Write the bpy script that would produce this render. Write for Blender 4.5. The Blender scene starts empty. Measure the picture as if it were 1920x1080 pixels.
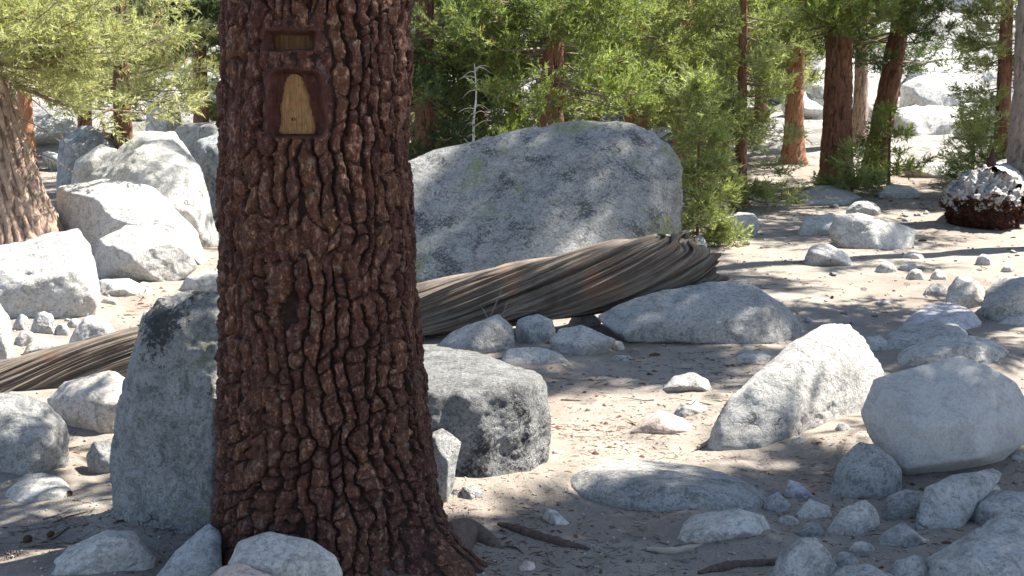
import bpy, bmesh, math, random
import numpy as np
from mathutils import Vector, Matrix

# ------------------------------------------------------------------ camera, world, sun, exposure
scene = bpy.context.scene
COL = scene.collection
CAMH, PITCH, FPX = 1.6, math.radians(5.0), 2059.0
cam = bpy.data.cameras.new('camera'); camo = bpy.data.objects.new('camera', cam); COL.objects.link(camo)
cam.sensor_width = 36.0; cam.lens = FPX / 1920.0 * 36.0
cam.clip_start = 0.05; cam.clip_end = 2000
camo.location = (0, 0, CAMH); camo.rotation_euler = (math.radians(90) - PITCH, 0, 0)
scene.camera = camo
SUN_AZ, SUN_EL = math.radians(68), math.radians(54)      # azimuth from +Y towards +X
SUN = np.array([math.sin(SUN_AZ)*math.cos(SUN_EL), math.cos(SUN_AZ)*math.cos(SUN_EL), math.sin(SUN_EL)])
w = bpy.data.worlds.new('World'); scene.world = w; w.use_nodes = True
nt = w.node_tree; bg = nt.nodes['Background']
sky = nt.nodes.new('ShaderNodeTexSky'); sky.sky_type = 'NISHITA'; sky.sun_disc = False
sky.sun_elevation = SUN_EL; sky.sun_rotation = SUN_AZ; sky.altitude = 2500; sky.air_density = 1.0; sky.dust_density = 3.0; sky.ozone_density = 0.4
nt.links.new(sky.outputs[0], bg.inputs[0]); bg.inputs[1].default_value = 0.10
sl = bpy.data.lights.new('sun', 'SUN'); slo = bpy.data.objects.new('sun', sl); COL.objects.link(slo)
sl.energy = 5.0; sl.angle = math.radians(0.6); sl.color = (1.0, 0.962, 0.885)
slo.rotation_euler = Vector(SUN).to_track_quat('Z', 'Y').to_euler(); slo.location = (10, 10, 30)
scene.view_settings.view_transform = 'Standard'; scene.view_settings.look = 'None'
scene.view_settings.exposure = 1.75; scene.view_settings.gamma = 1.0
scene.view_settings.use_curve_mapping = False
scene.cycles.max_bounces = 6; scene.cycles.diffuse_bounces = 3; scene.cycles.glossy_bounces = 2; scene.cycles.transmission_bounces = 3

# ------------------------------------------------------------------ numpy helpers
def hash01(ix, iy, iz, seed):
    h = (ix.astype(np.int64)*374761393 + iy.astype(np.int64)*668265263 + iz.astype(np.int64)*2147483647*3 + seed*144665) & 0xffffffff
    h = ((h ^ (h >> 13))*1274126177) & 0xffffffff
    h = ((h ^ (h >> 15))*2246822519) & 0xffffffff
    h = (h ^ (h >> 16)) & 0xffffff
    return h/float(0xffffff)
def noise(p, seed=0):
    p = np.asarray(p, float); i = np.floor(p).astype(np.int64); f = p - i
    f = f*f*f*(f*(f*6-15)+10)
    out = 0
    for dx in (0, 1):
        wx = f[:, 0] if dx else 1-f[:, 0]
        for dy in (0, 1):
            wy = f[:, 1] if dy else 1-f[:, 1]
            for dz in (0, 1):
                wz = f[:, 2] if dz else 1-f[:, 2]
                out = out + wx*wy*wz*hash01(i[:, 0]+dx, i[:, 1]+dy, i[:, 2]+dz, seed)
    return out*2-1
def fbm(p, octs=4, seed=0, gain=0.5):
    a, s, o = 1.0, 1.0, 0
    for k in range(octs):
        o = o + a*noise(np.asarray(p)*s + 17.3*k, seed+k); a *= gain; s *= 2.03
    return o
def ridged(p, octs=4, seed=0):
    a, s, o = 1.0, 1.0, 0
    for k in range(octs):
        o = o + a*(1-2*np.abs(noise(np.asarray(p)*s + 9.1*k, seed+k))); a *= 0.5; s *= 2.03
    return o
def sstep(a, b, x):
    t = np.clip((x-a)/(b-a), 0, 1); return t*t*(3-2*t)
def P(u, v, d):
    """world point on the sight line of photograph pixel (u, v) at distance y = d"""
    x = (u-960)/FPX; yc = -(v-540)/FPX; c, s = math.cos(PITCH), math.sin(PITCH)
    t = d/(c + yc*s)
    return np.array([t*x, d, CAMH + t*(-s + yc*c)])

# ------------------------------------------------------------------ terrain height
_prof = np.array([(-40, 0), (4.5, 0), (6, 0), (7.3, .02), (9.1, .085), (11.6, .244), (15.5, .546), (18.5, .79), (22, 1.18), (26.5, 1.73),
                  (32, 2.5), (45, 6), (60, 13), (80, 24), (120, 45), (250, 115), (420, 190)])
_yy = np.linspace(-40, 420, 9201); _zz = np.interp(_yy, _prof[:, 0], _prof[:, 1])
_k = np.hanning(31); _zz = np.convolve(np.pad(_zz, 15, mode='edge'), _k/_k.sum(), mode='valid')
def hgt(x, y):
    x = np.atleast_1d(np.asarray(x, float)); y = np.atleast_1d(np.asarray(y, float))
    z = np.interp(y, _yy, _zz)
    q = np.stack([x, y, 0*x], 1)
    z = z + 0.035*fbm(q*0.55, 2, 5) + 0.014*fbm(q*2.1, 3, 8) + 0.004*fbm(q*11.0, 2, 12)
    far = sstep(28, 60, y)
    z = z + far*(2.2*fbm(q*0.07, 4, 21) + 0.5*ridged(q*0.33, 3, 27))
    z = z + 0.10*np.exp(-((x-2.9)/0.7)**2 - ((y-6.6)/0.9)**2)
    return z
def ground_hit(u, v):
    d = np.linspace(3.0, 60, 2400)
    pts = np.array([P(u, v, k) for k in (1.0,)])[0]
    dirx, dirz = pts[0], pts[2]-CAMH
    zr = CAMH + dirz*d; zg = hgt(dirx*d, d)
    k = np.argmax(zg > zr)
    if zg[k] <= zr[k]: k = len(d)-1
    return d[k]
def gz(x, y): return float(hgt(x, y)[0])

# ------------------------------------------------------------------ mesh helpers
def mk(name, verts, faces, mat, parent=None, loc=(0, 0, 0), smooth=True, uv=None, tint=None):
    verts = np.asarray(verts, np.float32); faces = np.asarray(faces, np.int32); n = faces.shape[1]
    me = bpy.data.meshes.new(name)
    me.vertices.add(len(verts)); me.vertices.foreach_set('co', verts.ravel())
    me.loops.add(faces.size); me.loops.foreach_set('vertex_index', faces.ravel())
    me.polygons.add(len(faces)); me.polygons.foreach_set('loop_start', np.arange(0, faces.size, n, dtype=np.int32))
    me.polygons.foreach_set('loop_total', np.full(len(faces), n, np.int32))
    if smooth: me.polygons.foreach_set('use_smooth', np.ones(len(faces), bool))
    if uv is not None:
        l = me.uv_layers.new(name='UVMap'); l.data.foreach_set('uv', np.asarray(uv, np.float32)[faces.ravel()].ravel())
    if tint is not None:
        a = me.attributes.new('tint', 'FLOAT', 'POINT'); a.data.foreach_set('value', np.asarray(tint, np.float32))
    me.update(calc_edges=True); me.materials.append(mat)
    o = bpy.data.objects.new(name, me); COL.objects.link(o); o.location = loc
    if parent: o.parent = parent
    return o
def empty(name, loc):
    o = bpy.data.objects.new(name, None); o.empty_display_size = 0.2; COL.objects.link(o); o.location = loc; return o
def tag(o, label, cat, group=None):
    o['label'] = label; o['category'] = cat
    if group: o['group'] = group
    return o
_ico = {}
def ico(n):
    if n not in _ico:
        bm = bmesh.new(); bmesh.ops.create_icosphere(bm, subdivisions=n, radius=1)
        bm.verts.ensure_lookup_table()
        _ico[n] = (np.array([v.co[:] for v in bm.verts]), np.array([[q.index for q in f.verts] for f in bm.faces])); bm.free()
    return _ico[n]
def tube(path, radii, seg=10, noise_amp=0.0, seed=0, cap=True):
    path = np.asarray(path, float); n = len(path); radii = np.broadcast_to(radii, (n,))
    tan = np.gradient(path, axis=0); tan /= np.linalg.norm(tan, axis=1)[:, None]
    ref = np.array([0, 0, 1.0]) if abs(tan[:, 2]).mean() < 0.8 else np.array([1.0, 0, 0])
    a = np.cross(tan, ref); a /= np.linalg.norm(a, axis=1)[:, None]; b = np.cross(a, tan)
    th = np.linspace(0, 2*np.pi, seg, endpoint=False)
    ring = a[:, None, :]*np.cos(th)[None, :, None] + b[:, None, :]*np.sin(th)[None, :, None]
    r = radii[:, None]*np.ones((1, seg))
    V = path[:, None, :] + ring*r[..., None]
    if noise_amp:
        q = V.reshape(-1, 3)/max(radii.max(), .004)
        r = r*(1 + noise_amp*fbm(q*0.6, 3, seed).reshape(n, seg))
        V = path[:, None, :] + ring*r[..., None]
    V = V.reshape(-1, 3)
    i = np.arange(n-1)[:, None]; j = np.arange(seg)[None, :]; j2 = (j+1) % seg
    F = np.stack([(i*seg+j).ravel() if False else (i*seg+j+0*j2).ravel(), (i*seg+j2).ravel(), ((i+1)*seg+j2).ravel(), ((i+1)*seg+j+0*j2).ravel()], 1)
    if cap:
        V = np.vstack([V, path[:1], path[-1:]]); c0, c1 = len(V)-2, len(V)-1
        jj = np.arange(seg); k = (jj+1) % seg
        F = np.vstack([F, np.stack([jj, np.full(seg, c0), np.full(seg, c0), k], 1)[:, [0, 1, 3, 3]][:, :], ]) if False else F
        capf = [[int(a_), int(b_), c0, c0] for a_, b_ in zip(k, jj)] + [[int((n-1)*seg+a_), int((n-1)*seg+b_), c1, c1] for a_, b_ in zip(jj, k)]
        return V, F, np.array(capf)[:, :3]
    return V, F, None
def spline(pts, n):
    pts = np.asarray(pts, float); m = len(pts)
    t = np.linspace(0, m-1, n); i = np.clip(t.astype(int), 0, m-2); f = (t-i)[:, None]
    g = lambda k: pts[np.clip(k, 0, m-1)]
    p0, p1, p2, p3 = g(i-1), g(i), g(i+1), g(i+2)
    return 0.5*((2*p1) + (-p0+p2)*f + (2*p0-5*p1+4*p2-p3)*f*f + (-p0+3*p1-3*p2+p3)*f**3)
def tube_tri(*a, **k):
    V, F, cap = tube(*a, **k)
    T = np.vstack([F[:, [0, 1, 2]], F[:, [0, 2, 3]]])
    if cap is not None: T = np.vstack([T, cap])
    return V, T
def join(parts):
    vs, fs, o = [], [], 0
    for v, f in parts: vs.append(v); fs.append(np.asarray(f)+o); o += len(v)
    return np.vstack(vs), np.vstack(fs)

# ------------------------------------------------------------------ materials
class NM:
    def __init__(s, name):
        s.m = bpy.data.materials.new(name); s.m.use_nodes = True; s.t = s.m.node_tree
        s.b = s.t.nodes['Principled BSDF']; s.out = s.t.nodes['Material Output']
    def n(s, typ, **kw):
        nd = s.t.nodes.new('ShaderNode'+typ)
        for k, v in kw.items(): setattr(nd, k, v)
        return nd
    def l(s, a, b): s.t.links.new(a, b)
    def coord(s, kind='Object', scale=(1, 1, 1), rnd=0.0):
        tc = s.n('TexCoord'); mp = s.n('Mapping'); mp.inputs['Scale'].default_value = scale
        s.l(tc.outputs[kind], mp.inputs[0])
        if rnd:
            oi = s.n('ObjectInfo'); mul = s.n('Math', operation='MULTIPLY'); mul.inputs[1].default_value = rnd
            s.l(oi.outputs['Random'], mul.inputs[0]); s.l(mul.outputs[0], mp.inputs['Location'])
        return mp.outputs[0]
    def noise(s, vec, scale, detail=4, rough=0.55, dist=0.0):
        n = s.n('TexNoise'); n.inputs['Scale'].default_value = scale; n.inputs['Detail'].default_value = detail
        n.inputs['Roughness'].default_value = rough; n.inputs['Distortion'].default_value = dist
        s.l(vec, n.inputs['Vector']); return n.outputs[0]
    def voro(s, vec, scale, feature='F1', out=0):
        n = s.n('TexVoronoi', feature=feature); n.inputs['Scale'].default_value = scale; s.l(vec, n.inputs['Vector']); return n.outputs[out]
    def ramp(s, fac, stops):
        r = s.n('ValToRGB'); e = r.color_ramp.elements
        while len(e) < len(stops): e.new(0.5)
        for k, (p, c) in enumerate(stops):
            e[k].position = p; e[k].color = (c, c, c, 1) if not hasattr(c, '__len__') else (*c, 1)
        s.l(fac, r.inputs[0]); return r.outputs[0]
    def mix(s, fac, a, b, mode='MIX'):
        m = s.n('MixRGB', blend_type=mode)
        for i, x in enumerate((fac, a, b)):
            if hasattr(x, 'is_output'): s.l(x, m.inputs[i])
            elif i == 0: m.inputs[0].default_value = x
            else: m.inputs[i].default_value = (*x, 1)
        return m.outputs[0]
    def math(s, op, a, b=0.0):
        m = s.n('Math', operation=op)
        for i, x in enumerate((a, b)):
            if hasattr(x, 'is_output'): s.l(x, m.inputs[i])
            else: m.inputs[i].default_value = x
        return m.outputs[0]
    def bump(s, h, strength, dist, prev=None):
        b = s.n('Bump'); b.inputs['Strength'].default_value = strength; b.inputs['Distance'].default_value = dist
        s.l(h, b.inputs['Height'])
        if prev is not None: s.l(prev, b.inputs['Normal'])
        return b.outputs[0]
    def done(s, col, rough=0.85, normal=None, spec=0.25):
        if hasattr(col, 'is_output'): s.l(col, s.b.inputs['Base Color'])
        else: s.b.inputs['Base Color'].default_value = (*col, 1)
        if hasattr(rough, 'is_output'): s.l(rough, s.b.inputs['Roughness'])
        else: s.b.inputs['Roughness'].default_value = rough
        s.b.inputs['Specular IOR Level'].default_value = spec
        if normal is not None: s.l(normal, s.b.inputs['Normal'])
        return s.m

def granite(name, c1, c2, speck=0.5, lichen=0.0, yellow=0.0, stain=0.25, stain_col=(0.30, 0.24, 0.17), fs=1.0, rough_bump=1.0, dark=(0.05, 0.05, 0.055), cap=None, mott=0.55):
    M = NM(name); v = M.coord('Object', rnd=37.0)
    big = M.noise(v, 2.2*fs, 5, 0.6, 0.6); mid = M.noise(v, 14*fs, 5, 0.65); fine = M.noise(v, 95*fs, 3, 0.7)
    col = M.mix(M.ramp(big, [(0.3, 0.0), (0.7, 1.0)]), c1, c2)
    col = M.mix(M.ramp(M.noise(v, 5.5*fs, 7, 0.75, 1.0), [(0.48, 0.0), (0.66, stain)]), col, stain_col)
    we = M.noise(v, 7.0*fs, 10, 0.82, 1.0)
    col = M.mix(M.ramp(we, [(0.41, min(1, mott*1.5)), (0.50, 0.0)]), col, tuple(x*0.50 for x in c1))
    col = M.mix(M.ramp(we, [(0.53, 0.0), (0.64, mott*.7)]), col, tuple(min(x*1.18, .78) for x in c2))
    mo = M.noise(v, 34*fs, 5, 0.8, 0.4)
    col = M.mix(M.ramp(mo, [(0.37, min(1, mott*1.4)), (0.49, 0.0)]), col, tuple(x*0.42 for x in c1))
    col = M.mix(M.ramp(mo, [(0.54, 0.0), (0.68, mott*.8)]), col, tuple(min(x*1.30, .80) for x in c2))
    sp = M.ramp(fine, [(0.33, 1.0), (0.46, 0.0)])
    col = M.mix(M.math('MULTIPLY', sp, speck), col, tuple(x*0.35 for x in c1))
    wsp = M.ramp(M.noise(v, 60*fs, 2, 0.6), [(0.58, 0.0), (0.7, 0.55)])
    col = M.mix(wsp, col, tuple(min(x*1.28, .82) for x in c1))
    h = M.math('ADD', M.math('MULTIPLY', mid, 0.7), M.math('ADD', M.math('MULTIPLY', fine, 0.16), M.math('ADD', M.math('MULTIPLY', mo, 0.34), M.math('MULTIPLY', we, 0.9))))
    if lichen:
        ln = M.noise(v, 3.0*fs, 3, 0.5); lf = M.noise(v, 30*fs, 5, 0.8)
        s_ = M.math('ADD', M.math('MULTIPLY', ln, 0.55), M.math('MULTIPLY', lf, 0.6))
        if cap:
            sz = M.n('SeparateXYZ'); tco = M.n('TexCoord'); M.l(tco.outputs['Object'], sz.inputs[0])
            mr = M.n('MapRange'); M.l(sz.outputs[2], mr.inputs[0]); mr.inputs[1].default_value = cap[0]; mr.inputs[2].default_value = cap[1]; mr.inputs[3].default_value = cap[3] if len(cap) > 3 else -0.02; mr.inputs[4].default_value = cap[2]
            s_ = M.math('ADD', s_, mr.outputs[0])
        k = M.ramp(s_, [(0.70-0.12*lichen, 0.0), (0.735-0.12*lichen, 0.9)])
        col = M.mix(k, col, dark)
    if yellow:
        tc = M.n('TexCoord'); sx = M.n('SeparateXYZ'); M.l(tc.outputs['Normal'], sx.inputs[0])
        s2 = M.math('ADD', M.math('MULTIPLY', M.noise(v, 1.4*fs, 3, 0.5), 0.7), M.math('MULTIPLY', M.noise(v, 18*fs, 4, 0.8), 0.45))
        k2 = M.ramp(s2, [(0.66-0.1*yellow, 0.0), (0.74-0.1*yellow, 0.75)])
        col = M.mix(k2, col, (0.36, 0.40, 0.16))
    wv = M.n('VectorMath', operation='ADD'); nz = M.n('TexNoise'); nz.inputs['Scale'].default_value = 3.0*fs; nz.inputs['Detail'].default_value = 5; M.l(v, nz.inputs['Vector'])
    M.l(v, wv.inputs[0]); M.l(nz.outputs[1], wv.inputs[1])
    cr = M.math('MULTIPLY', M.ramp(M.voro(wv.outputs[0], 1.15*fs, 'DISTANCE_TO_EDGE'), [(0.0, 1.0), (0.016, 0.0)]), M.ramp(M.noise(v, 1.9*fs, 3), [(0.56, 0.0), (0.64, 1.0)]))
    col = M.mix(M.math('MULTIPLY', cr, 0.75), col, (0.10, 0.085, 0.07)); h = M.math('SUBTRACT', h, M.math('MULTIPLY', cr, 0.6))
    nb = M.bump(h, min(1.0, 0.9*rough_bump), 0.07*max(rough_bump, .7))
    nb = M.bump(M.noise(v, 160, 2, 0.6), 0.25*rough_bump, 0.006, nb)
    return M.done(col, 0.88, nb, 0.2)

G_PALE = granite('granite_pale', (0.65, 0.62, 0.575), (0.73, 0.70, 0.65), 0.6, stain=0.40, stain_col=(0.46, 0.39, 0.30))
G_GREY = granite('granite_grey', (0.50, 0.482, 0.452), (0.61, 0.588, 0.55), 0.8, stain=0.35, stain_col=(0.33, 0.29, 0.24))
G_TAN = granite('granite_tan', (0.52, 0.475, 0.42), (0.61, 0.565, 0.50), 0.5, stain=0.5, stain_col=(0.34, 0.25, 0.17), rough_bump=0.6)
G_SMOOTH = granite('granite_smooth', (0.42, 0.392, 0.362), (0.49, 0.458, 0.422), 0.4, mott=.22, stain=0.3, stain_col=(0.36, 0.31, 0.27), rough_bump=0.35)
G_PINK = granite('granite_pink', (0.52, 0.40, 0.33), (0.56, 0.46, 0.40), 0.25, stain=0.4, stain_col=(0.55, 0.30, 0.20), rough_bump=0.5)
G_LICH = granite('granite_lichen', (0.56, 0.545, 0.515), (0.66, 0.64, 0.605), 0.9, lichen=0.58, yellow=0.42, stain=0.3, rough_bump=1.8, mott=.8, dark=(0.12, 0.125, 0.125))
G_TOPL = granite('granite_dark_lichen', (0.70, 0.67, 0.62), (0.80, 0.77, 0.72), 0.9, mott=.62, lichen=0.35, yellow=0.1, cap=(0.50, 1.15, 0.055), stain=0.35, fs=1.3, rough_bump=1.4, dark=(0.085, 0.09, 0.088))
G_DARK = granite('granite_weathered_shaded', (0.40, 0.395, 0.38), (0.60, 0.585, 0.56), 0.9, lichen=0.62, cap=(0.32, 0.60, -0.10, 0.045), stain=0.6, stain_col=(0.10, 0.09, 0.075), fs=1.4, rough_bump=1.6)  # lichen plus painted light: darkening thins on top, thickens towards the bottom
G_LAV = granite('granite_lavender', (0.46, 0.43, 0.44), (0.53, 0.50, 0.505), 0.3, stain=0.2, rough_bump=0.5)
G_BACK = granite('granite_far', (0.62, 0.59, 0.54), (0.68, 0.66, 0.62), 0.3, stain=0.5, stain_col=(0.52, 0.44, 0.33), fs=0.35)
G_FSHADE = granite('granite_far_shaded', (0.34, 0.36, 0.38), (0.50, 0.51, 0.52), 0.5, lichen=0.5, stain=0.4, fs=0.4)  # far granite with blue shade put into its base colour
RM = dict(pale=G_PALE, grey=G_GREY, tan=G_TAN, smooth=G_SMOOTH, pink=G_PINK, lich=G_LICH, topl=G_TOPL, dark=G_DARK, lav=G_LAV, back=G_BACK, fsh=G_FSHADE)

def ground_mat():
    M = NM('trail_dirt'); v = M.coord('Object')
    a = M.noise(v, 0.55, 5, 0.6, 0.4); b = M.noise(v, 4.0, 5, 0.65, 0.3); c = M.noise(v, 38, 4, 0.7); f = M.noise(v, 170, 2, 0.7)
    col = M.mix(M.ramp(b, [(0.3, 0.0), (0.7, 1.0)]), (0.215, 0.182, 0.15), (0.32, 0.277, 0.232))
    col = M.mix(M.ramp(a, [(0.50, 0.0), (0.66, 0.55)]), col, (0.155, 0.108, 0.078))
    col = M.mix(M.ramp(c, [(0.30, 0.55), (0.44, 0.0)]), col, (0.11, 0.08, 0.06))
    col = M.mix(M.ramp(f, [(0.56, 0.0), (0.70, 0.5)]), col, (0.46, 0.425, 0.38))
    col = M.mix(M.ramp(f, [(0.30, 0.5), (0.40, 0.0)]), col, (0.09, 0.07, 0.055))
    sx = M.n('SeparateXYZ'); M.l(v, sx.inputs[0])
    far = M.ramp(M.math('ADD', M.math('DIVIDE', sx.outputs[1], 80.0), M.math('MULTIPLY', M.noise(v, 0.2, 4, 0.6), 0.2)), [(0.46, 0.0), (0.58, 1.0)])
    rk = M.mix(M.ramp(M.noise(v, 0.9, 8, 0.8), [(0.40, 0.0), (0.58, 1.0)]), (0.17, 0.165, 0.15), (0.44, 0.42, 0.385))
    rk = M.mix(M.ramp(M.noise(v, 0.16, 4, 0.6), [(0.56, 0.0), (0.66, 0.8)]), rk, (0.14, 0.15, 0.09))
    col = M.mix(far, col, rk)
    nb = M.bump(M.math('ADD', M.math('MULTIPLY', b, 0.5), M.math('MULTIPLY', c, 0.35)), 0.7, 0.035)
    nb = M.bump(f, 0.5, 0.008, nb)
    nb = M.bump(M.math('MULTIPLY', far, M.noise(v, 1.2, 6, 0.7)), 0.9, 0.6, nb)
    return M.done(col, 0.93, nb, 0.12)
MAT_GROUND = ground_mat()

def bark_mat(name, c_plate, c_hi, c_dark, scale=1.0, plate=False, grey=0.3, fur=False):
    M = NM(name); v = M.coord('Object'); vs = M.coord('Object', scale=(1, 1, 0.45))
    n1 = M.noise(v, 9*scale, 5, 0.65, 0.5); n2 = M.noise(vs, 48*scale, 5, 0.75, 0.3); n3 = M.noise(v, 150*scale, 3, 0.7)
    col = M.mix(M.ramp(n1, [(0.32, 0.0), (0.68, 1.0)]), c_plate, tuple(x*1.35 for x in c_plate))
    col = M.mix(M.ramp(n2, [(0.53, 0.0), (0.66, 0.8)]), col, c_hi)
    col = M.mix(M.ramp(n2, [(0.30, 0.85), (0.46, 0.0)]), col, c_dark)
    col = M.mix(M.ramp(M.noise(v, 22*scale, 4, 0.7), [(0.56, 0.0), (0.68, grey)]), col, (0.26, 0.21, 0.17))
    if plate:
        oi = M.n('ObjectInfo'); hs = M.n('HueSaturation')
        M.l(M.math('ADD', M.math('MULTIPLY', oi.outputs['Random'], 0.55), 0.75), hs.inputs['Value'])
        M.l(M.math('ADD', M.math('MULTIPLY', oi.outputs['Random'], 0.016), 0.493), hs.inputs['Hue'])
        M.l(col, hs.inputs['Color']); col = hs.outputs[0]
    if fur:
        at = M.n('Attribute', attribute_name='tint'); col = M.mix(M.ramp(at.outputs['Fac'], [(0.04, 0.8), (0.32, 0.0)]), col, tuple(x*0.8 for x in c_dark))
    col = M.mix(M.ramp(M.noise(v, 75*scale, 3, 0.75), [(0.60, 0.0), (0.70, 0.6)]), col, tuple(min(x*1.25, .6) for x in c_hi))
    nb = M.bump(n2, 1.0, 0.03); nb = M.bump(n3, 0.6, 0.008, nb)
    return M.done(col, M.ramp(n3, [(0.3, 0.55), (0.7, 0.9)]), nb, 0.3)
B_PLATE = bark_mat('bark_plate', (0.082, 0.028, 0.016), (0.42, 0.225, 0.145), (0.008, 0.003, 0.002), plate=True, grey=0.5)
B_FURROW = bark_mat('bark_furrow', (0.030, 0.012, 0.008), (0.06, 0.026, 0.018), (0.008, 0.004, 0.003), grey=0.05)
B_ROOT = bark_mat('bark_root', (0.13, 0.085, 0.065), (0.24, 0.18, 0.145), (0.035, 0.022, 0.018), grey=0.4)
B_CALLUS = bark_mat('bark_callus', (0.075, 0.024, 0.016), (0.15, 0.06, 0.04), (0.025, 0.009, 0.008), grey=0.15)
B_LIT = bark_mat('bark_tan_sunlit', (0.33, 0.225, 0.165), (0.50, 0.41, 0.335), (0.10, 0.05, 0.035), scale=0.6, grey=0.35, fur=True)  # tan bark, sunlit brightness put into its base colour
B_RED = bark_mat('bark_red', (0.19, 0.085, 0.05), (0.30, 0.16, 0.10), (0.05, 0.02, 0.015), scale=0.5, grey=0.1, fur=True)
B_ORANGE = bark_mat('bark_orange', (0.36, 0.17, 0.09), (0.48, 0.29, 0.18), (0.12, 0.05, 0.03), scale=0.5, grey=0.2, fur=True)
B_GREY = bark_mat('bark_grey', (0.30, 0.24, 0.20), (0.42, 0.36, 0.31), (0.10, 0.07, 0.06), scale=0.6, grey=0.5, fur=True)
B_TWIG = bark_mat('dead_twig', (0.22, 0.17, 0.13), (0.40, 0.35, 0.30), (0.08, 0.06, 0.05), grey=0.5)

def wood_mat(name, ca, cb, cd, us=3.0, vs=26.0, hi=(0.5, 0.45, 0.39), orange=0.0, ofs=2.6):
    M = NM(name); v = M.coord('UV', scale=(us, vs, 1)); v2 = M.coord('UV', scale=(us*0.5, vs*3.2, 1)); vo = M.coord('Object')
    n1 = M.noise(v, 1.0, 6, 0.65, 0.4); n2 = M.noise(v2, 1.0, 5, 0.7, 0.3)
    col = M.mix(M.ramp(n1, [(0.33, 0.0), (0.66, 1.0)]), ca, cb)
    col = M.mix(M.ramp(n2, [(0.56, 0.0), (0.74, 0.7)]), col, hi)
    col = M.mix(M.ramp(n2, [(0.28, 0.95), (0.45, 0.0)]), col, cd)
    col = M.mix(M.ramp(M.noise(vo, 3.2, 4, 0.6), [(0.5, 0.0), (0.68, 0.55)]), col, tuple(x*0.5 for x in ca))
    if orange: col = M.mix(M.ramp(M.noise(vo, ofs, 4, 0.6), [(0.56, 0.0), (0.68, orange)]), col, (0.38, 0.15, 0.06)); col = M.mix(M.ramp(M.noise(vo, ofs*1.7, 5, 0.7), [(0.56, 0.0), (0.68, orange*.7)]), col, tuple(x*.45 for x in ca))
    nb = M.bump(n2, 0.8, 0.012); nb = M.bump(n1, 0.6, 0.02, nb)
    return M.done(col, 0.85, nb, 0.2)
W_LOG = wood_mat('weathered_log_wood', (0.12, 0.090, 0.070), (0.24, 0.20, 0.165), (0.010, 0.007, 0.005), 1.2, 46, hi=(0.50, 0.45, 0.39), orange=0.3)
W_BLAZE = wood_mat('blaze_wood', (0.27, 0.135, 0.055), (0.40, 0.235, 0.10), (0.04, 0.018, 0.008), 2.0, 16, hi=(0.46, 0.33, 0.19), orange=0.8, ofs=24)
W_BLAZED = wood_mat('blaze_wood_shaded', (0.075, 0.036, 0.014), (0.12, 0.07, 0.028), (0.05, 0.02, 0.01), 2.0, 9, hi=(0.26, 0.19, 0.08))  # upper slot wood, the overhang's shade put into its colour
W_SILVER = wood_mat('silver_wood', (0.50, 0.47, 0.45), (0.66, 0.63, 0.60), (0.20, 0.14, 0.12), 2.0, 12, hi=(0.74, 0.72, 0.70))
W_ROT = wood_mat('rotten_wood', (0.040, 0.018, 0.012), (0.085, 0.034, 0.020), (0.008, 0.005, 0.004), 6, 10, hi=(0.16, 0.09, 0.06))
W_STICK = wood_mat('stick_wood', (0.33, 0.25, 0.19), (0.46, 0.38, 0.30), (0.10, 0.065, 0.045), 2.0, 5, hi=(0.55, 0.48, 0.41))

def rot_mat():
    M = NM('bleached_rotten_wood'); v = M.coord('Object'); n1 = M.noise(v, 5, 6, 0.7, .5); n2 = M.noise(v, 16, 6, 0.75)
    rot = M.mix(M.ramp(n2, [(0.35, 0.0), (0.65, 1.0)]), (0.018, 0.009, 0.007), (0.11, 0.045, 0.028)); sil = M.mix(M.ramp(n2, [(0.36, 0.0), (0.55, 1.0)]), (0.22, 0.17, 0.15), (0.68, 0.655, 0.63))
    sz = M.n('SeparateXYZ'); M.l(v, sz.inputs[0]); k = M.math('ADD', M.math('MULTIPLY', sz.outputs[2], 0.55), M.math('MULTIPLY', n1, 0.9))
    return M.done(M.mix(M.ramp(k, [(0.80, 0.0), (0.84, 1.0)]), rot, sil), .9, M.bump(n2, 1.0, .08), .15)
W_ROTTEN = rot_mat()
def needle_mat(name, c1, c2, c3, trans=0.35):
    M = NM(name); at = M.n('Attribute', attribute_name='tint')
    col = M.ramp(at.outputs['Fac'], [(0.0, c1), (0.5, c2), (0.93, c3), (0.97, (0.20, 0.13, 0.07))])
    M.l(col, M.b.inputs['Base Color']); M.b.inputs['Roughness'].default_value = 0.55; M.b.inputs['Specular IOR Level'].default_value = 0.35
    tr = M.n('BsdfTranslucent'); mx = M.n('MixShader'); mx.inputs[0].default_value = trans
    g = M.mix(1.0, col, (1.35, 1.5, 0.75), 'MULTIPLY'); M.l(g, tr.inputs[0])
    M.l(M.b.outputs[0], mx.inputs[1]); M.l(tr.outputs[0], mx.inputs[2]); M.l(mx.outputs[0], M.out.inputs[0])
    return M.m
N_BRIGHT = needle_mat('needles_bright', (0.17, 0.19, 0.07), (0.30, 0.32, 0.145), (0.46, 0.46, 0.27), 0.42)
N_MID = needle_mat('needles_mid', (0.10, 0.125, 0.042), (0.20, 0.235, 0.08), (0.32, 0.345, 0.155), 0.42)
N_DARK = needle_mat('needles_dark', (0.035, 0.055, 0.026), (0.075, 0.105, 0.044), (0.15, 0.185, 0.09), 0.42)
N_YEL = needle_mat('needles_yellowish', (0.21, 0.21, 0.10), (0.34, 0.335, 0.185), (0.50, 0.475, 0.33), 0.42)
def plain(name, c, rough=0.9):
    M = NM(name); oi = M.n('TexCoord'); v = oi.outputs['Object']
    return M.done(M.mix(M.noise(v, 30, 3), tuple(x*0.6 for x in c), tuple(x*1.4 for x in c)), rough)
MAT_LITTER = plain('needle_litter', (0.12, 0.065, 0.04))
MAT_GRAVEL = plain('gravel', (0.36, 0.33, 0.29))
MAT_HOLE = plain('knot_hole', (0.03, 0.02, 0.012))
MAT_CONE = plain('pine_cone', (0.10, 0.05, 0.03))

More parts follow.
